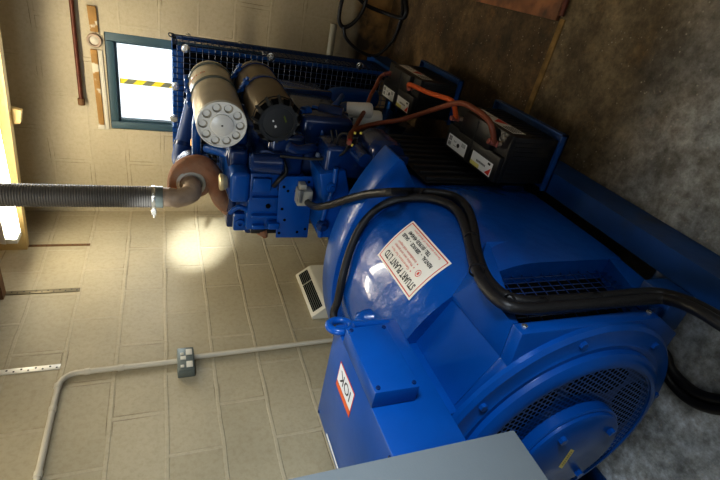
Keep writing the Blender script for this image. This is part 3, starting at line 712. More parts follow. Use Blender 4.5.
# instrument plate with connector
q = [PY(*k, 1.84) for k in ((279.5, 176), (314, 176), (307, 237), (275.5, 237))]
b = MB(); b.prism([(v.x, v.z) for v in q], 'y', 1.834, 1.842, .002); pl = b.build('instrument_plate', M['blue'], t)
b = MB()
for k in ((284, 187), (288, 191), (282, 209), (284.5, 220), (279, 233), (296, 191), (303, 186), (309, 182), (305, 229), (297, 232)): b.lathe(PY(*k, 1.8335), (0, -1, 0), [(0, .0065), (.0012, .0065)], 10)
b.build_each('plate_hole', M['black'], pl)
b = MB(); xa, xb, za, zb = P2((297.5, 189), (310, 204), 1.80); b.box(xa, xb, 1.775, 1.834, za, zb, .006)
xa, xb, za, zb = P2((300, 184), (306, 190), 1.80); b.box(xa, xb, 1.79, 1.834, za, zb, .004); cn = b.build('connector', mat('pale_grey_plastic', (.42, .40, .34), .5, var=.1), pl)
b = MB(); xa, xb, za, zb = P2((299, 190.5), (302, 203), 1.77); b.box(xa, xb, 1.768, 1.776, za, zb, .002); b.build('latch', M['steel'], cn)
b = MB(); b.box(q[3].x+.02, q[0].x-.02, 1.84, 1.88, -.55, -.53).box(q[3].x+.05, q[3].x+.07, 1.84, 1.90, -.60, -.45).box(q[0].x-.07, q[0].x-.05, 1.84, 1.90, -.60, -.45); b.build_each('plate_bracket', M['bluedark'], pl)
# right hand bank: intake casting, pipes, pump
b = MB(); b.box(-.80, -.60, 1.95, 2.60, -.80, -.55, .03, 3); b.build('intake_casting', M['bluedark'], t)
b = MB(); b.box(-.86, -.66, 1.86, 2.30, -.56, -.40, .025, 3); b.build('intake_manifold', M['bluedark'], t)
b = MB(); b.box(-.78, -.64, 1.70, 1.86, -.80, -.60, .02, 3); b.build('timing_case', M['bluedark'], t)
b = MB(); b.tube([PY(288, 146, 1.80), PY(298, 150, 1.80), PY(312, 148, 1.82), PY(320, 147, 1.9)], .022, 12, 5); b.build('coolant_pipe', M['bluedark'], t)
b = MB(); b.tube([PY(283, 160, 1.84), PY(286, 172, 1.82), PY(279, 180, 1.81), PY(274, 186, 1.84)], .010, 10, 5); b.build('breather_hose', M['rubber'], t)
b = MB(); b.tube([PY(280, 156, 1.80), PY(300, 158, 1.78), PY(322, 159, 1.74), PY(342, 154, 1.70), PY(349, 143, 1.70), PY(347, 134, 1.72), PY(340, 135, 1.74), PY(337, 145, 1.75)], .006, 8, 5); b.build_each('wiring_loom', M['rubber'], t)
b = MB(); b.tube([PY(331, 130, 1.80), PY(333, 143, 1.78), PY(332, 158, 1.78)], .005, 8, 5).tube([PY(336, 130, 1.80), PY(338, 146, 1.78), PY(333, 160, 1.78)], .004, 8, 5); b.build_each('wiring_loom', M['rubber'], t)
b = MB()
for k, (q, cc) in enumerate((((352, 132), 'y'), ((358, 134), 'y'), ((349, 143), 'r'), ((352, 145), 'y'))):
    pass
for q in ((355, 133), (361, 133), (352, 145)): b.box(*[c for pr in zip(PY(*q, 1.66)-Vector((.005, .005, .004)), PY(*q, 1.66)+Vector((.005, .005, .004))) for c in pr], .002)
b.build_each('terminal_tag', M['yellow'], t)
b = MB(); p = PY(350, 140, 1.66); b.box(p.x-.007, p.x+.006, p.y-.007, p.y+.007, p.z-.008, p.z+.008, .002); b.build_each('terminal_tag', mat('red_tag', (.25, .02, .02), .5), t)
# pump and pipes (lumpy silhouettes on the engine's right side)
b = MB(); b.cyl(PY(318, 112, 2.1), PY(342, 118, 2.05), .05, seg=18, bev=.01).cyl(PY(325, 118, 2.02), PY(325, 126, 2.0), .035, seg=14, bev=.006).sphere(PY(333, 124, 2.0), .035); b.build('injection_pump', M['bluedark'], t)
b = MB()
for k in range(4): b.tube([PY(320+5*k, 118, 2.0), PY(315+4*k, 126, 1.98), PY(306+3*k, 130, 2.0), PY(300+3*k, 128, 2.1)], .005, 6, 5)
b.build_each('injector_pipe', M['bluedark'], t)
for q0, q1 in (((346, 110), (373, 111)), ((352, 117), (382, 119))):
    a, c = PY(*q0, 2.16), PY(*q1, 2.12); d = (c-a); L_ = d.length
    b = MB(); b.lathe(a, d, [(0, .036), (.006, .040), (L_-.02, .040), (L_-.006, .034), (L_, .020), (L_, 0)], 20); fl = b.build('oil_filter', M['white'], t)
    b = MB(); b.lathe(a - d.normalized()*.03, d, [(0, .034), (.028, .042), (.032, .042)], 20); b.build('filter_head', M['bluedark'], fl)
# starter motor beside the flywheel housing
b = MB(); b.lathe((-.615, 1.53, -.80), (-.02, 1, .03), [(0, .062), (.02, .068), (.03, .072), (.16, .072), (.17, .066), (.20, .062), (.205, .04)], 24); b.box(-.66, -.59, 1.51, 1.54, -.87, -.73, .008); sm = b.build('starter_motor', M['bluedark'], t)
b = MB(); b.lathe((-.63, 1.55, -.706), (0, 1, .02), [(0, .028), (.10, .028), (.11, .015)], 16); b.build('solenoid', M['bluedark'], sm)
b = MB()
for k, q in enumerate(((293, 118), (303, 112), (300, 128), (311, 124), (306, 139), (318, 134))):
    p_ = PY(*q, 2.02); b.lathe(p_ + Vector((0, .02, -.03)), (-.15, -.5, 1), [(0, .026), (.03, .026), (.034, .018), (.05, .016), (.05, 0)], 14)
b.build_each('injector', M['blue'], t)
b = MB(); b.tube([PY(290, 122, 2.0), PY(305, 119, 1.98), PY(318, 124, 1.97), PY(322, 135, 1.95), PY(318, 143, 1.93)], .010, 8, 5); b.build('fuel_pipe', M['blue'], t)
b = MB(); b.tube([PY(312, 108, 2.1), PY(326, 110, 2.08), PY(336, 104, 2.15), PY(342, 96, 2.3)], .014, 10, 5); b.build('fuel_pipe', M['blue'], t)
# slatted black guard between the flange and the batteries
gp = thing('slatted_guard', 'black slatted guard low between the alternator flange and the near battery', 'guard', (-.625, 1.6, RZ))
b = MB(); b.box(-.632, -.626, 1.37, 1.88, RZ, -.88, .002); b.build('panel', M['plastic'], gp)
b = MB()
for k in range(9): b.box(-.626, -.612, 1.38+.055*k, 1.395+.055*k, RZ+.02, -.885, .002)
b.build('slats', M['rubber'], gp)
# radiator bottom hose pipe with mitred end
b = MB(); b.tube([PY(325, 107, 2.45), PY(331, 99, 2.5), PY(340, 96, 2.55), PY(374, 99, 2.6)], .05, 14, 4); b.build('coolant_pipe', M['blue'], t)
# charge air pipe at the top, running across in front of the radiator
b = MB(); ca = [PY(202, 72, 2.62), PY(197, 95, 2.58), PY(189, 128, 2.5), PY(183, 150, 2.45), PY(183, 162, 2.40), PY(200, 166, 2.34)]
b.tube(ca, .048, 18, 5); cp = b.build('charge_air_pipe', mat('blue_pipe_satin', (.003, .045, .19), .5), t)
b = MB(); b.cyl(PY(185, 143, 2.47), PY(184, 147, 2.46), .053, seg=18).cyl(PY(195.5, 102, 2.56), PY(194.5, 107, 2.55), .053, seg=18); b.build_each('hose_clamp', M['bluedark'], cp)
b = MB(); b.tube([PY(196, 160, 2.2), PY(197, 120, 2.2), PY(204, 96, 2.5)], .020, 12, 5); b.tube([PY(206, 148, 2.15), PY(226, 154, 2.05), PY(232, 160, 2.0)], .02, 12, 5); b.build_each('boost_pipe', M['blue'], t)
b = MB(); p = PY(193, 139, 2.2); b.cyl(p, PY(193, 146, 2.19), .011, seg=8); b.build('brass_union', mat('brass_union', (.5, .27, .06), .35, metal=.7), t)
# front cover and fan
b = MB(); b.box(-1.2, -.86, 2.64, 2.72, -1.1, -.45, .02); b.build('front_cover', M['bluedark'], t)
b = MB(); b.cyl((-1.0, 2.70, -.62), (-1.0, 2.76, -.62), .09, seg=24, bev=.01); b.build('fan_hub', M['bluedark'], t)
for k in range(6):
    a = PI/6 + k*PI/3; b = MB(); c_, s_ = math.cos(a), math.sin(a); e = Vector((-s_, 0, c_)); o_ = Vector((-1.0, 2.745, -.62)); rd = Vector((c_, 0, s_))
    for sg_ in (0,): b.quad(o_+rd*.07-e*.03+Vector((0, .015, 0)), o_+rd*.33-e*.05+Vector((0, .02, 0)), o_+rd*.33+e*.05-Vector((0, .02, 0)), o_+rd*.07+e*.03-Vector((0, .015, 0)))
    fbo = b.build('fan_blade', M['black'], t)
# turbocharger with rusty snail and outlet elbow
ty = 2.10; tc_ = PY(196, 183, ty)
b = MB(); pts = []; rad = []
for k in range(25):
    a = math.radians(-160 + k*13.2)   # scroll
    pts.append((k, a))
sc = []
for k, a in pts:
    R = .074 + .004*k/24
    sc.append(tc_ + Vector((R*math.cos(-a+PI/2), .005, R*math.sin(-a+PI/2))))
tail0 = PY(222, 186, ty+.01); tail1 = PY(227, 200, ty+.03); tail2 = PY(240, 214, ty+.06)
scroll = []
c2 = tc_
for k in range(22):      # from the small end, over the top and right side, to the tail
    a = math.radians(175 - k*9.5 + 0)
    # image-space angle measured in the XZ plane: start low-left, pass over, end low
    R = .080
    scroll.append(c2 + Vector((R*math.sin(a-PI/2+PI), 0, R*math.cos(a-PI/2+PI))))
# explicit outline of the scroll following the casting
oc = [(184, 203), (177, 197), (175, 184), (180, 171), (192, 165), (204, 167), (213, 177), (218, 189), (224, 201), (238, 213), (252, 221)]
b.tube([PY(*q, ty + (.0 if i < 8 else .03*(i-7))) for i, q in enumerate(oc)], .05, 18, 5, rfun=lambda u: .024 + .024*min(1, u*2.2))
b.lathe(tc_ + Vector((0, .03, 0)), (0, -1, 0), [(0, .075), (.04, .07), (.055, .055), (.058, .0)], 28); tu = b.build('turbocharger', M['rust'], t); tu['label'] = 'rusty snail shaped turbocharger casing'
b = MB(); b.lathe(PY(191, 183, ty-.028), (0, -1, 0), [(0, .064), (.012, .064), (.013, .050), (.004, .048)], 28); b.build('outlet_flange', M['steel'], tu)
e0 = PY(189.5, 183, ty-.02); 
hx, hy = PY(155, 197, 1.99).x, 1.99; HZ = PY(163, 196, 1.99).z
b = MB(); eb = [e0, e0+Vector((-.002, -.035, -.008)), e0+Vector((-.022, -.062, -.004)), Vector((hx-.004, hy+.0, HZ-.062)), Vector((hx, hy, HZ-.035)), Vector((hx, hy, HZ))]
b.tube(eb, .042, 20, 6); el = b.build('exhaust_elbow', M['elbow'], tu)
b = MB(); b.cyl((hx, hy, HZ-.03), (hx, hy, HZ-.024), .0445, seg=24); b.build('elbow_bead', M['elbow'], el)
b = MB(); p = PY(229, 203, ty+.03); q_ = PY(233, 207, ty+.04); b.cyl(p, q_, .058, seg=18, bev=.006); b.build('manifold_clamp', M['rust'], tu)
b = MB(); b.lathe(tc_+Vector((0, .03, 0)), (0, 1, 0), [(0, .06), (.05, .05), (.09, .05), (.10, .09), (.16, .09), (.17, .05)], 24); b.build('compressor_housing', M['bluedark'], tu)
b = MB(); b.box(-1.28, -1.10, 2.08, 2.55, -.52, -.36, .02); b.build('exhaust_manifold', M['bluedark'], t)
# supports for the air filters
b = MB(); b.box(-.70, -.60, 2.05, 2.09, -.80, -.30, .006).box(-.70, -.58, 2.33, 2.37, -.80, -.28, .006); b.build_each('filter_bracket', M['bluedark'], t)
# engine feet
for xx in (-.70, -1.36):
    b = MB(); b.box(min(xx, -.66) if xx > -1 else xx-.12, xx+.12 if xx > -1 else xx+.12, 2.45, 2.55, RZ, RZ+.10, .006); b.build('engine_mount', M['bluedark'], t)

# flexible exhaust hose
t = thing('exhaust_hose', 'dark grey corrugated flexible exhaust hose rising from the turbo elbow', 'hose', (hx, hy, HZ))
b = MB(); prof = []; z = 0; Lh = CZ-HZ
n = int(Lh/.0095)
for k in range(n): prof += [(k*.0095, .0440), (k*.0095+.003, .0470), (k*.0095+.0065, .0470)]
prof.append((Lh, .0440)); b.lathe((hx, hy, HZ), (0, 0, 1), prof, 32); b.build('corrugated_tube', M['hose'], t)
b = MB(); b.cyl((hx, hy, HZ), (hx, hy, HZ+.03), .0478, seg=28); b.build('end_sleeve', M['socket'], t)
b = MB(); b.cyl((hx, hy, HZ+.030), (hx, hy, HZ+.046), .0505, seg=28, bev=.002); cl = b.build('hose_clamp', M['chrome'], t)
b = MB(); b.box(hx-.075, hx-.046, hy-.03, hy-.012, HZ+.028, HZ+.049, .004).cyl((hx-.09, hy-.022, HZ+.038), (hx-.03, hy-.022, HZ+.038), .005, seg=8); b.build('clamp_bolt', M['chrome'], cl)

# ------------------------------------------------------------------ air filters
def air_filter(name, label, c0, c1, r, body, cap, kind):
    c0, c1 = Vector(c0), Vector(c1); d = (c1-c0); L_ = d.length; d.normalize()
    t = thing(name, label, 'air filter', c0 + d*L_/2 - Vector((0, 0, r)), 'engine air filter canisters')
    b = MB(); b.lathe(c0, d, [(.012, r*.985), (.016, r), (L_-.03, r), (L_-.012, r*.96), (L_, r*.85), (L_, 0)], 48); b.build('canister', body, t)
    e2 = d.cross(Vector((0, 0, 1))).normalized(); e1 = e2.cross(d)   # e1 about up, e2 about right
    if kind == 'holes':
        b = MB(); b.lathe(c0, d, [(.032, r*.98), (.034, 0)], 40); b.build('filter_element', M['ink'], t)  # blackened backing that stands for the shadow inside the holes
        # white plate with ten round holes, built as a ring of cells
        b = MB(); nh = 10; rc = r*.73; rh = r*.18; seg = 6
        def pt(rr, a, off=0): return c0 + (e1*math.cos(a) + e2*math.sin(a))*rr + d*off
        for k in range(nh):
            a0 = 2*PI*k/nh; m_ = 24; cc = (rc, a0)
            hole = []; cell = []
            for j in range(m_):
                f = 2*PI*j/m_; hxx, hyy = rh*math.cos(f), rh*math.sin(f)
                hole.append(b.b.verts.new(pt(rc, a0) + (e1*math.cos(a0) + e2*math.sin(a0))*hxx + (-e1*math.sin(a0) + e2*math.cos(a0))*hyy))
                # matching boundary point of the polar cell
                s_ = 1/max(abs(math.cos(f)), abs(math.sin(f))); ur, ua = math.cos(f)*s_, math.sin(f)*s_
                rr = rc + ur*((r*.985-rc) if ur > 0 else (rc-r*.46)); aa = a0 + ua*PI/nh
                cell.append(b.b.verts.new(pt(rr, aa)))
            lip = [b.b.verts.new(h.co + d*.006) for h in hole]
            for j in range(m_):
                j2 = (j+1) % m_; b.b.faces.new((hole[j], hole[j2], cell[j2], cell[j])); b.b.faces.new((lip[j], lip[j2], hole[j2], hole[j]))
        b.build('end_plate', cap, t)
        for k in range(nh):
            b = MB(); b.lathe(pt(rc, 2*PI*k/nh, .030) + e1*rh*.10 + e2*rh*.10, -d, [(0, rh*.80), (.022, rh*.80), (.026, rh*.72), (.026, 0)], 20); b.build('flow_cup', cap, t)  # cups set off centre so the black behind shows as shadow crescents
        b = MB(); b.lathe(c0, d, [(.014, r), (.0, r*.995), (-.004, r*.985), (-.004, r*.93), (.002, r*.92)], 48, False); b.build('end_rim', cap, t)
        b = MB(); b.lathe(c0 + d*.004, -d, [(0, r*.47), (.010, r*.46), (.013, r*.42), (.013, 0)], 40); hubp = b.build('centre_disc', cap, t)
        b = MB(); b.lathe(c0 - d*.009, -d, [(0, r*.04), (.002, r*.035), (.002, 0)], 12); b.build('centre_screw', M['ink'], hubp)
    else:
        b = MB(); b.lathe(c0, d, [(.03, r*1.04), (.03, r*1.0), (0, r*.94), (-.012, r*.84), (-.012, r*.70), (-.008, r*.68), (-.010, r*.60), (-.012, 0)], 48); ec = b.build('end_cap', cap, t)
        b = MB()
        for k in range(12):
            a = 2*PI*(k+.5)/12; u = e1*math.cos(a)+e2*math.sin(a); w_ = -e1*math.sin(a)+e2*math.cos(a)
            p_ = c0 + u*r*.975
            b.quad(p_ - u*r*.10 - w_*r*.12 - d*.0125, p_ - u*r*.10 + w_*r*.12 - d*.0125, p_ + w_*r*.15 + u*.006 + d*.006, p_ - w_*r*.15 + u*.006 + d*.006)
        b.build_each('cap_slot', M['black'], ec)
        b = MB()
        for k in range(12):
            a = 2*PI*k/12; u = e1*math.cos(a)+e2*math.sin(a); b.bar(c0+u*r*.84-d*.012, c0+u*r*1.035+d*.03, .016, .012)
        b.build_each('cap_rib', cap, ec)
        b = MB()
        for (qa, qb, w_) in ((.12, -.15, .13), (.25, .10, .10)):
            p_ = c0 - d*.0130 + e1*r*qa + e2*r*qb
            b.quad(p_-e1*r*w_*.5-e2*r*w_*.2, p_-e2*r*w_*.6+e1*r*.02, p_+e1*r*w_*.5+e2*r*w_*.2, p_+e2*r*w_*.6)
        b.build_each('recycling_mark', M['paperw'], ec)
        b = MB(); p_ = c0 - d*.0130 - e1*r*.25 + e2*r*.20; b.quad(p_-e2*r*.18-e1*r*.05, p_-e2*r*.1-e1*r*.10, p_+e2*r*.18+e1*r*.04, p_+e2*r*.1+e1*r*.08); b.build('paint_mark', mat('green_mark', (.10, .13, .02), .6), ec)
    for u in (.52, .86):
        b = MB(); b.lathe(c0 + d*(L_*u), d, [(0, r), (0, r+.005), (.016, r+.005), (.016, r)], 40, False); cb = b.build('clamp_band', M['socket'] if kind == 'holes' else M['bluedark'], t)
        b = MB(); up_ = (e1 - e2*.05).normalized() if kind == 'holes' else (e1*.85+e2*.45).normalized(); tn = d.cross(up_)
        for s_ in (-1, 1):
            p_ = c0 + d*(L_*u+.008) + up_*(r+.010) + tn*.018*s_; b.cyl(p_-d*.016, p_+d*.016, .010, seg=8)
        p_ = c0 + d*(L_*u+.008) + up_*(r+.012); b.cyl(p_-tn*.040, p_+tn*.040, .008, seg=8); b.build('clamp_bolt', M['blue'], cb)
    return t, c0, d, e1, e2
wf, c0, d, e1, e2 = air_filter('air_filter', 'tan air filter canister with white ten hole end plate', PY(222, 125, 1.90), PY(210, 80, 2.40), .100, M['tanmetal'], M['whitecap'], 'holes')
def oncan(q, r):
    v = ray(*q); w_ = v - d*v.dot(d); o_ = -c0 + d*c0.dot(d); A_ = w_.dot(w_); B_ = w_.dot(o_); C_ = o_.dot(o_)-r*r
    return v*((-B_-math.sqrt(B_*B_-A_*C_))/A_)
def canpar(q):
    p_ = oncan(q, .1005) - c0; h_ = p_.dot(d); p_ = p_ - d*h_; return h_, math.atan2(p_.dot(e2), p_.dot(e1))
(ha, aa), (hb_, ab) = canpar((190, 84)), canpar((205, 71))
b = MB()
put_text(b, 'aero', 0, 0, .034, lambda u, v: c0 + d*(ha + (hb_-ha)*u - v*.9) + (e1*math.cos(aa+(ab-aa)*u) + e2*math.sin(aa+(ab-aa)*u))*.1009, 1.0)
b.build('red_lettering', mat('faded_red', (.55, .12, .05), .6), wf)
air_filter('air_filter', 'brown air filter canister with black slotted end cap', PY(278, 122, 1.86), PY(253, 79, 2.32), .095, M['brownmetal'], M['darkcap'], 'slots')

# ------------------------------------------------------------------ radiator
t = thing('radiator', 'tall blue radiator behind wire mesh guard by the window', 'radiator', (-.98, 3.0, RZ))
gx0, gx1, gy0, gy1, gz0, gz1 = -1.42, -.548, 2.85, 3.16, RZ, -.042
b = MB(); b.box(gx0+.04, gx1-.04, 2.98, 3.12, gz0, gz1-.05, .01); b.build('core', M['black'], t)
b = MB(); b.box(gx0+.02, gx1-.06, 2.90, 2.98, gz1-.13, gz1-.02, .01); b.build('header_tank', M['black'], t)  # tank and core coloured black for the dark inside the guard
b = MB(); b.lathe((-1.0, 2.98, -.62), (0, -1, 0), [(0, .42), (.06, .40), (.10, .385), (.10, .375), (.02, .37)], 48, False); b.build('fan_shroud', M['black'], t)
b = MB(); w_ = .030
for (xa, xb) in ((gx0, gx0+.02), (gx1-.02, gx1)):
    b.box(xa, xb, gy0, gy0+.02, gz0, gz1).box(xa, xb, gy1-.02, gy1, gz0, gz1).box(xa, xb, gy0, gy1, gz1-.02, gz1).box(xa, xb, gy0, gy1, gz0, gz0+.02)
b.box(gx0, gx1, gy0+.004, gy0+.02, gz1-.055, gz1).box(gx0, gx1, gy1-.02, gy1, gz1-.02, gz1)
b.build('guard_frame', M['blue'], t)
b = MB(); k = 0; z = gz0+.03
while z < gz1-.002:
    b.bar((gx0, gy0, z), (gx1, gy0, z), .003); z += .033
x_ = gx0+.01
while x_ < gx1:
    b.bar((x_, gy0-.003, gz0), (x_, gy0-.003, gz1), .003); x_ += .031
b.build('front_mesh', M['bluemesh'], t)
b = MB(); z = gz0+.03
while z < gz1-.002:
    b.bar((gx1, gy0, z), (gx1, gy1, z), .003); z += .033
y_ = gy0+.03
while y_ < gy1:
    b.bar((gx1+.003, y_, gz0), (gx1+.003, y_, gz1), .003); y_ += .033
b.build('side_mesh', M['bluemesh'], t)
for q in ((185.5, 48.5), (175.5, 86), (174, 118), (271, 57), (360, 66)):
    p_ = PY(*q, gy0-.006); b = MB(); b.lathe(p_, (0, -1, 0), [(0, .023), (.003, .023), (.004, .021), (.004, .010), (.012, .010), (.012, 0)], 16); b.build('washer_bolt', M['chrome'], t)
for q in ((188, 35), (240, 43)):
    p_ = PX(*q, gx1+.006); b = MB(); b.lathe(p_, (1, 0, 0), [(0, .016), (.003, .016), (.003, .008), (.010, .008), (.010, 0)], 12); b.build('side_bolt', M['conduit'], t)
b = MB(); p_ = PX(170, 33, gx1); b.tube([Vector((gx1, gy1-.01, gz1-.02)), Vector((gx1+.006, gy1-.01, gz1+.012)), Vector((gx1+.01, gy0+.18, gz1+.012)), Vector((gx1+.004, gy0+.17, gz1-.02))], .004, 6, 3); b.build('lifting_loop', M['ink'], t)
b = MB(); b.box(gx0, gx0+.06, gy0, gy1, RZ, RZ+.02).box(gx1-.06, gx1, gy0, gy1, RZ, RZ+.02); b.build_each('foot', M['bluedark'], t)

# ------------------------------------------------------------------ batteries
def battery(y0, label, x0=-.585, x1=-.408, L=.375, zb=-1.339, zt=-1.105):
    t = thing('battery', label, 'battery', ((x0+x1)/2, y0+L/2, zb), 'black starter batteries')
    b = MB(); b.box(x0, x1, y0, y0+L, zb, zt-.035, .005); cs = b.build('case', M['plastic'], t)
    b = MB()
    for k in range(9):
        xx = x0+.02+k*(x1-x0-.04)/8; b.box(xx-.0015, xx+.0015, y0-.0025, y0+.001, zb+.02, zt-.045)
    for k in range(12):
        yy = y0+.02+k*(L-.04)/11; b.box(x1-.001, x1+.0025, yy-.0015, yy+.0015, zb+.02, zt-.12)
    b.build('case_ribs', M['plastic'], cs)
    b = MB(); b.box(x0-.003, x1+.003, y0-.003, y0+L+.003, zt-.038, zt-.020, .004)
    xm = x0 + (x1-x0)*.55
    b.box(x0, xm, y0, y0+L, zt-.022, zt, .004)
    b.box(xm-.01, x1, y0+.08, y0+L-.08, zt-.022, zt, .004)
    ld = b.build('lid', M['plastic'], t)
    b = MB(); b.box(x0+.01, x1-.008, y0+L*.5-.003, y0+L*.5+.003, zt, zt+.002); b.build('lid_seam', M['ink'], ld)
    for yy in (y0+.05, y0+L-.05):
        b = MB(); b.cyl((x1-.045, yy, zt-.021), (x1-.045, yy, zt-.002), .0095, .0085, 14); b.build('terminal', M['elbow'], t)
    # labels on the lid
    zz = zt+.0008
    for (ya, yb, kind) in ((y0+L-.165, y0+L-.02, 'a'), (y0+.025, y0+.165, 'b')):
        xa, xb = x0+.010, x0+.062
        b = MB(); b.quad((xa, ya, zz), (xb, ya, zz), (xb, yb, zz), (xa, yb, zz)); lb = b.build('lid_label', M['paperw'], t)
        lb['label'] = 'white printed label' if kind == 'a' else 'white and yellow label with red triangle'
        b = MB(); z2 = zz+.0005
        def r(u0, u1, v0, v1): 
            b.quad((xa+(xb-xa)*u0, ya+(yb-ya)*v0, z2), (xa+(xb-xa)*u1, ya+(yb-ya)*v0, z2), (xa+(xb-xa)*u1, ya+(yb-ya)*v1, z2), (xa+(xb-xa)*u0, ya+(yb-ya)*v1, z2))
        if kind == 'a':
            for v in range(3): r(.15, .45, .80+.05*v, .83+.05*v); r(.55, .9, .80+.05*v, .83+.05*v)
            n = 14; V = [b.b.verts.new((xa+(xb-xa)*(.5+.17*math.cos(2*PI*k/n)), ya+(yb-ya)*(.42+.07*math.sin(2*PI*k/n)), z2)) for k in range(n)]; b.b.faces.new(V)
            for v in range(3): r(.3, .34, .5+.06*v, .54+.06*v); r(.6, .7, .55+.05*v, .57+.05*v)
            for v in range(4): r(.60, .9, .08+.05*v, .10+.05*v)
            b.build('label_print', M['ink'], lb)
        else:
            for v in range(9): r(.42, .58, .30+.05*v, .33+.05*v)
            r(.75, .9, .1, .22)
            b.build('label_print', M['ink'], lb)
            b = MB(); r(.0, .30, .55, 1.0); b.build('label_yellow', M['yellowp'], lb)
            b = MB(); V = [b.b.verts.new((xa+(xb-xa)*u, ya+(yb-ya)*v, z2)) for u, v in ((.05, .05), (.62, .03), (.10, .26))]; b.b.faces.new(V); b.build('label_triangle', M['redink'], lb)
    # long label on the outer side, just below the lid
    xs = x1+.0032
    b = MB(); b.quad((xs, y0+.03, zt-.10), (xs, y0+L-.05, zt-.10), (xs, y0+L-.05, zt-.042), (xs, y0+.03, zt-.042)); sl = b.build('side_label', M['paperw'], t)
    b = MB(); xs += .0006
    V = [b.b.verts.new((xs, y0+u, zt-v)) for u, v in ((.13, .095), (.20, .095), (.165, .05))]; b.b.faces.new(V)
    b.build('label_triangle', M['redink'], sl)
    b = MB(); put_text(b, '12V  110Ah', 0, 0, .03, lambda u, v: (xs, y0+.215+u, zt-.088+v), .09); 
    for k in range(4): b.quad((xs, y0+.04, zt-.05-.012*k), (xs, y0+.11, zt-.05-.012*k), (xs, y0+.11, zt-.056-.012*k), (xs, y0+.04, zt-.056-.012*k))
    b.build('label_print', M['ink'], sl)
    return t
battery(1.29, 'black starter battery nearest the viewer with two cables crossing it')
battery(2.03, 'black starter battery farther back beside the engine and radiator')

# ------------------------------------------------------------------ cables
def cable(name, pts, r, m, label, cat, group=None, seg=10, sm=6):
    t = thing(name, label, cat, pts[0], group)
    b = MB(); b.tube(pts, r, seg, sm); b.build('sheath', m, t); return t
def lug(t, p, d):
    b = MB(); p = Vector(p); d = Vector(d).normalized(); b.cyl(p, p+d*.03, .011, seg=10); b.box(p.x-.012, p.x+.012, p.y-.012, p.y+.012, p.z-.006, p.z, .002); b.build('terminal_lug', mat('oxidised_lug', (.35, .12, .10), .4, metal=.5, var=.3, vscale=60), t)
zt = -1.105
x_t = -.453
t = cable('battery_cable', [(x_t, 2.07, zt+.015), (-.42, 1.98, -1.045), (-.405, 1.80, -1.04), (-.385, 1.64, -1.045), (-.39, 1.60, -1.05), (-.425, 1.605, -1.075), (x_t, 1.615, zt+.012)], .0105, M['redcable'], 'bright orange cable linking the two batteries', 'cable', 'orange and brown battery cables')
lug(t, (x_t, 2.07, zt+.006), (0, -.6, .6)); lug(t, (x_t, 1.615, zt+.006), (0, 0, 1))
rc_ = .0105
bB = [PX(349, 143, -.60), PX(353, 131, -.585), PX(375, 124, -.57), PX(400, 120, -.53), PZ(420, 114, -1.02), PZ(440, 107.5, -1.02), PZ(460, 103, -1.03), PZ(477, 110.5, -1.04), PZ(489, 121, -1.055), PZ(493, 133, -1.075), Vector((x_t, 1.34, zt+.010))]
t = cable('battery_cable', bB, rc_, M['brcable'], 'brown and orange cable looping from the engine over the near battery', 'cable', 'orange and brown battery cables')
lug(t, (x_t, 1.34, zt+.004), (.2, .2, 1))
bC = [Vector((x_t, 2.345, zt+.010)), PZ(381, 76.5, -1.075), PX(376, 86, -.52), PX(371, 95, -.56), PX(365, 110, -.60), PX(358, 122, -.60), PX(352, 133, -.61), PX(350, 140, -.62)]
t = cable('battery_cable', bC, .0105, M['brcable'], 'brown cable from the far battery down to the engine', 'cable', 'orange and brown battery cables')
lug(t, (x_t, 2.345, zt+.004), (-.3, 0, 1))

def oncyl(q, r, Zc=-1.0):
    d = ray(*q); a = d.x**2+d.z**2; bb = -(d.x*AX+d.z*Zc); c = AX*AX+Zc*Zc-r*r; s = bb*bb-a*c
    return d*((-bb-math.sqrt(s))/a)
pc0 = PY(307, 202, 1.785)
rb = .0148
A = [pc0, PY(313, 206, 1.68), PY(321, 206.5, 1.60)]
flz = -.590 + rb
A += [oncyl(q, .840+rb+.003, -1.43) for q in ((333, 204), (345, 200), (358, 196.5), (370, 194), (382, 192.8), (393, 192))]
A += [oncyl(q, .402+rb) for q in ((410, 191.6), (422, 192), (438, 193), (455, 197), (467, 208), (473, 225), (476, 245))]
A += [PX(480, 262, -.637), PX(487, 278, -.632), PX(497, 290, -.625), PX(510, 298, -.618), PX(530, 301.5, -.615), PX(560, 300, -.615), PX(600, 297, -.615), PX(640, 293, -.612), PX(663, 293.5, -.60), PX(690, 302, -.575), PX(720, 318, -.56), PX(760, 345, -.57)]
t = cable('power_cable', A, rb, M['rubber'], 'thick black ribbed cable from the grey connector draped over the alternator', 'cable', 'thick black cables over the alternator', 12, 6)
B = [Vector((-1.22, .90, -.66)), Vector((-1.22, 1.05, -.585)), PZ(334, 320, -.578), oncyl((338, 300), .402+rb), oncyl((343, 275), .402+rb), oncyl((350, 250), .402+rb), oncyl((360, 228), .402+rb), oncyl((375, 210), .402+rb), oncyl((395, 200), .402+rb)]
B += [oncyl(q, .402+rb+.0) for q in ((415, 197.5), (434, 199), (450, 205), (460, 215), (466, 230), (470, 247))]
B += [PX(474, 263, -.632), PX(481, 280, -.622), PX(492, 295, -.61), PX(508, 306, -.60), PX(530, 309, -.60), PX(560, 306.5, -.60), PX(600, 303.5, -.60), PX(640, 300, -.595), PX(664, 299, -.585), PX(690, 307, -.55), PX(720, 324, -.54), PX(760, 352, -.55)]
cable('power_cable', B, rb, M['rubber'], 'thick black ribbed cable rising behind the terminal box and running alongside the first', 'cable', 'thick black cables over the alternator', 12, 6)
def ties(nm, qs, r, lab, X=None):
    pass
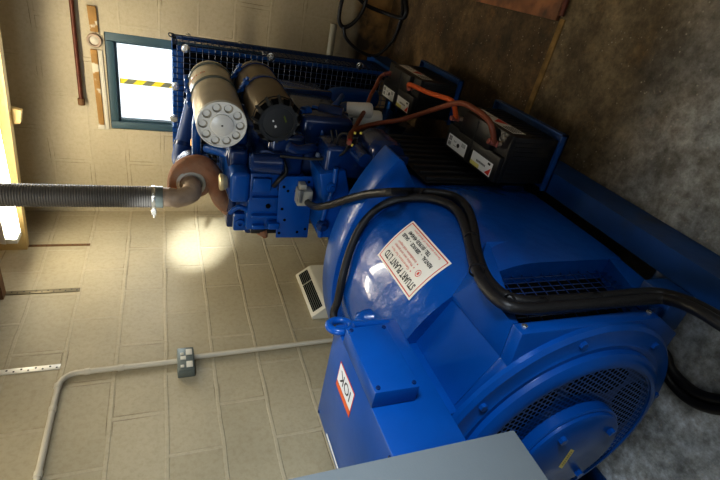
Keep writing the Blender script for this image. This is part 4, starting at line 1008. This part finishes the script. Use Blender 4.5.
TIE = ('thin black tie around the thick cables where they cross the flange shoulder', 'thin black tie around the paired cables below the nearest battery',
       'thin black tie around the paired cables just right of the supplier sticker', 'thin black tie around the paired cables just above the inlet mesh',
       'thin black tie around the paired cables at the upper corner of the inlet mesh', 'thin black tie around the paired cables across the middle of the inlet mesh', 'thin black tie around the paired cables near the bottom of the inlet mesh')
for lab_, (q, f) in zip(TIE, (((390, 195), 'c'), ((423, 195), 'c'), ((471, 238), 'c'), ((477, 270), 'x'), ((510, 303), 'x'), ((545, 305), 'x'), ((598, 300), 'x'))):
    p_ = oncyl(q, .402+rb) if f == 'c' else PX(*q, -.609)
    d2 = (oncyl((q[0]+4, q[1]+1), .402+rb)-p_) if f == 'c' and q[0] < 440 else ((PX(q[0]+1, q[1]+5, -.609) - PX(*q, -.609)) if q[0] < 490 else (PX(q[0]+5, q[1]-.5, -.609)-PX(*q, -.609)))
    d2.normalize(); b = MB(); sd = Vector((.35, .6, .7)); b.lathe(p_-d2*.003, d2, [(0, rb*1.25), (0, rb*1.45), (.006, rb*1.45), (.006, rb*1.25)], 20, False)
    tag(b.build('cable_tie', M['rubber']), lab_, 'cable tie', 'black ties along the paired cables')
# loose pair on the floor
F1 = [Vector((-.95, .80, -1.36)), Vector((-.90, .78, -1.44)), PZ(657, 357, -1.478), PZ(667, 377, -1.484), PZ(684, 396, -1.484), PZ(705, 407, -1.484), PZ(735, 411, -1.484), PZ(800, 410, -1.484)]
cable('power_cable', F1, .0155, M['rubber'], 'thick black cable curving over the grey floor, outer of the pair', 'cable', 'thick black cables on the floor')
F2 = [Vector((-.93, .85, -1.33)), Vector((-.89, .82, -1.42)), PZ(660, 349, -1.472), PZ(671, 369, -1.484), PZ(688, 387, -1.484), PZ(708, 397, -1.484), PZ(738, 400, -1.484), PZ(800, 399, -1.484)]
cable('power_cable', F2, .0155, M['rubber'], 'thick black cable curving over the grey floor, inner of the pair', 'cable', 'thick black cables on the floor')

# coil of cable by the end wall
pts = []
loop = [(404, -30), (405, 0), (406, 12), (402, 18), (385, 13), (366, 5), (352, -8), (343, -2), (339, 18), (343, 27), (352, 24), (362, 12), (368, -6)]
def cp_(q, Y):
    p_ = PY(*q, Y); return PZ(*q, FZ+.016) if p_.z < FZ+.016 else p_
pts = [cp_(q, 3.30 - .004*i) for i, q in enumerate(loop)]
b = MB(); b.tube(pts, .013, 10, 6)
pts = [cp_(q, 3.24) for q in ((344, 27), (346, 38), (358, 50), (373, 56), (384, 50), (394, 38), (401, 18), (402, 0), (398, -20))]
b.tube(pts, .011, 10, 6)
tag(b.build('cable_coil', M['rubber']), 'loose coil of black cable against the end wall corner by the floor', 'cable')
b = MB(); a, c = PY(334, 24, 3.33), PY(331, 52, 3.33); b.cyl(a, Vector((c.x-.1, c.y, a.z)), .024, seg=18, bev=.003)
tag(b.build('pipe_stub', mat('pale_grey_pipe', (.36, .33, .25), .5, var=.15)), 'short pale pipe stub behind the radiator near the cable coil', 'pipe')

# ------------------------------------------------------------------ floor items
t = thing('plywood_board', 'reddish stained plywood board lying on the concrete floor', 'board', (.3, 2.1, FZ))
b = MB(); b.prism([(-.040, 1.70), (-.046, 3.2), (.9, 3.2), (.9, 1.72)], 'z', FZ, FZ+.018, .003); b.build('panel', M['ply'], t)
b = MB(); b.cyl((-.02, 1.685, FZ+.013), (.9, 1.70, FZ+.013), .012, seg=12); tag(b.build('copper_pipe', M['copper']), 'copper pipe lying on the floor along the plywood edge', 'pipe')
b = MB(); b.prism([(-.50, 1.672), (-.03, 1.662), (-.03, 1.692), (-.50, 1.706)], 'z', FZ, FZ+.006, .002)
struct(b.build('trim_2', mat('yellowed_joint', (.24, .145, .045), .7, bump=.5, bscale=50, var=.5, vscale=18)))

# ------------------------------------------------------------------ control cabinet in the foreground
t = thing('control_cabinet', 'plain grey metal control cabinet in the foreground corner', 'cabinet', (-1.05, .22, FZ))
b = MB(); b.box(-1.12, -.72, .04, .42, -.626, -.17, .003); b.build('enclosure', M['grey'], t)
b = MB(); b.box(-1.11, -1.03, .05, .13, FZ+.012, -.626, .004); b.build('pedestal', M['grey'], t)
b = MB(); b.box(-1.20, -.98, -.06, .20, FZ, FZ+.012, .003); b.build('base_plate', M['grey'], t)

# ------------------------------------------------------------------ light
def area(name, loc, target, sx, sy, power, col, spread=180):
    l = bpy.data.lights.new(name, 'AREA'); l.shape = 'RECTANGLE'; l.size = sx; l.size_y = sy; l.energy = power; l.color = col; l.spread = math.radians(spread)
    o = bpy.data.objects.new(name, l); C.objects.link(o); o.location = loc
    o.rotation_euler = (Vector(target)-Vector(loc)).to_track_quat('-Z', 'Y').to_euler(); return o
area('strip_light_glow', (-.9, 2.74, .775), (-.9, 2.74, -1), 1.4, .08, 11.5, (1, .89, .67))
area('side_fill', (WR-.03, .25, .30), (WL, .80, -.72), .7, .7, 7, (.84, .92, 1), 50)  # added lamp on the solid right wall, standing in for doorway daylight
area('near_fill', (-1.0, WN+.03, .45), (-1.25, 1.1, -.9), 1.1, .8, 18, (.76, .88, 1))  # cool fill lamp added inside the near wall, no opening behind it
area('window_daylight', (-.93, WB-.03, -.0), (-.93, 0, -.5), .5, .6, 10, (.88, .95, 1))
area('ceiling_bounce', (-1.3, 1.1, 1.05), (-1.4, 1.1, -1), .8, 1.4, 6, (1, .88, .65))
sl = bpy.data.lights.new('wall_spot', 'SPOT'); sl.energy = 950; sl.spot_size = math.radians(10.5); sl.spot_blend = 1; sl.shadow_soft_size = .02; sl.color = (.95, 1, 1)  # unseen spot lamp added for the round bright patch on the side wall
so = bpy.data.objects.new('wall_spot', sl); C.objects.link(so); so.location = (-.25, .62, .42)
tg = PX(200, 242, WL); so.rotation_euler = (tg-so.location).to_track_quat('-Z', 'Y').to_euler()
w = bpy.data.worlds.new('daylight'); bpy.context.scene.world = w; w.use_nodes = True
w.node_tree.nodes['Background'].inputs[0].default_value = (.92, .97, 1, 1); w.node_tree.nodes['Background'].inputs[1].default_value = 1.5
sc = bpy.context.scene
sc.view_settings.view_transform = 'Standard'; sc.view_settings.look = 'Medium High Contrast'; sc.view_settings.exposure = .1
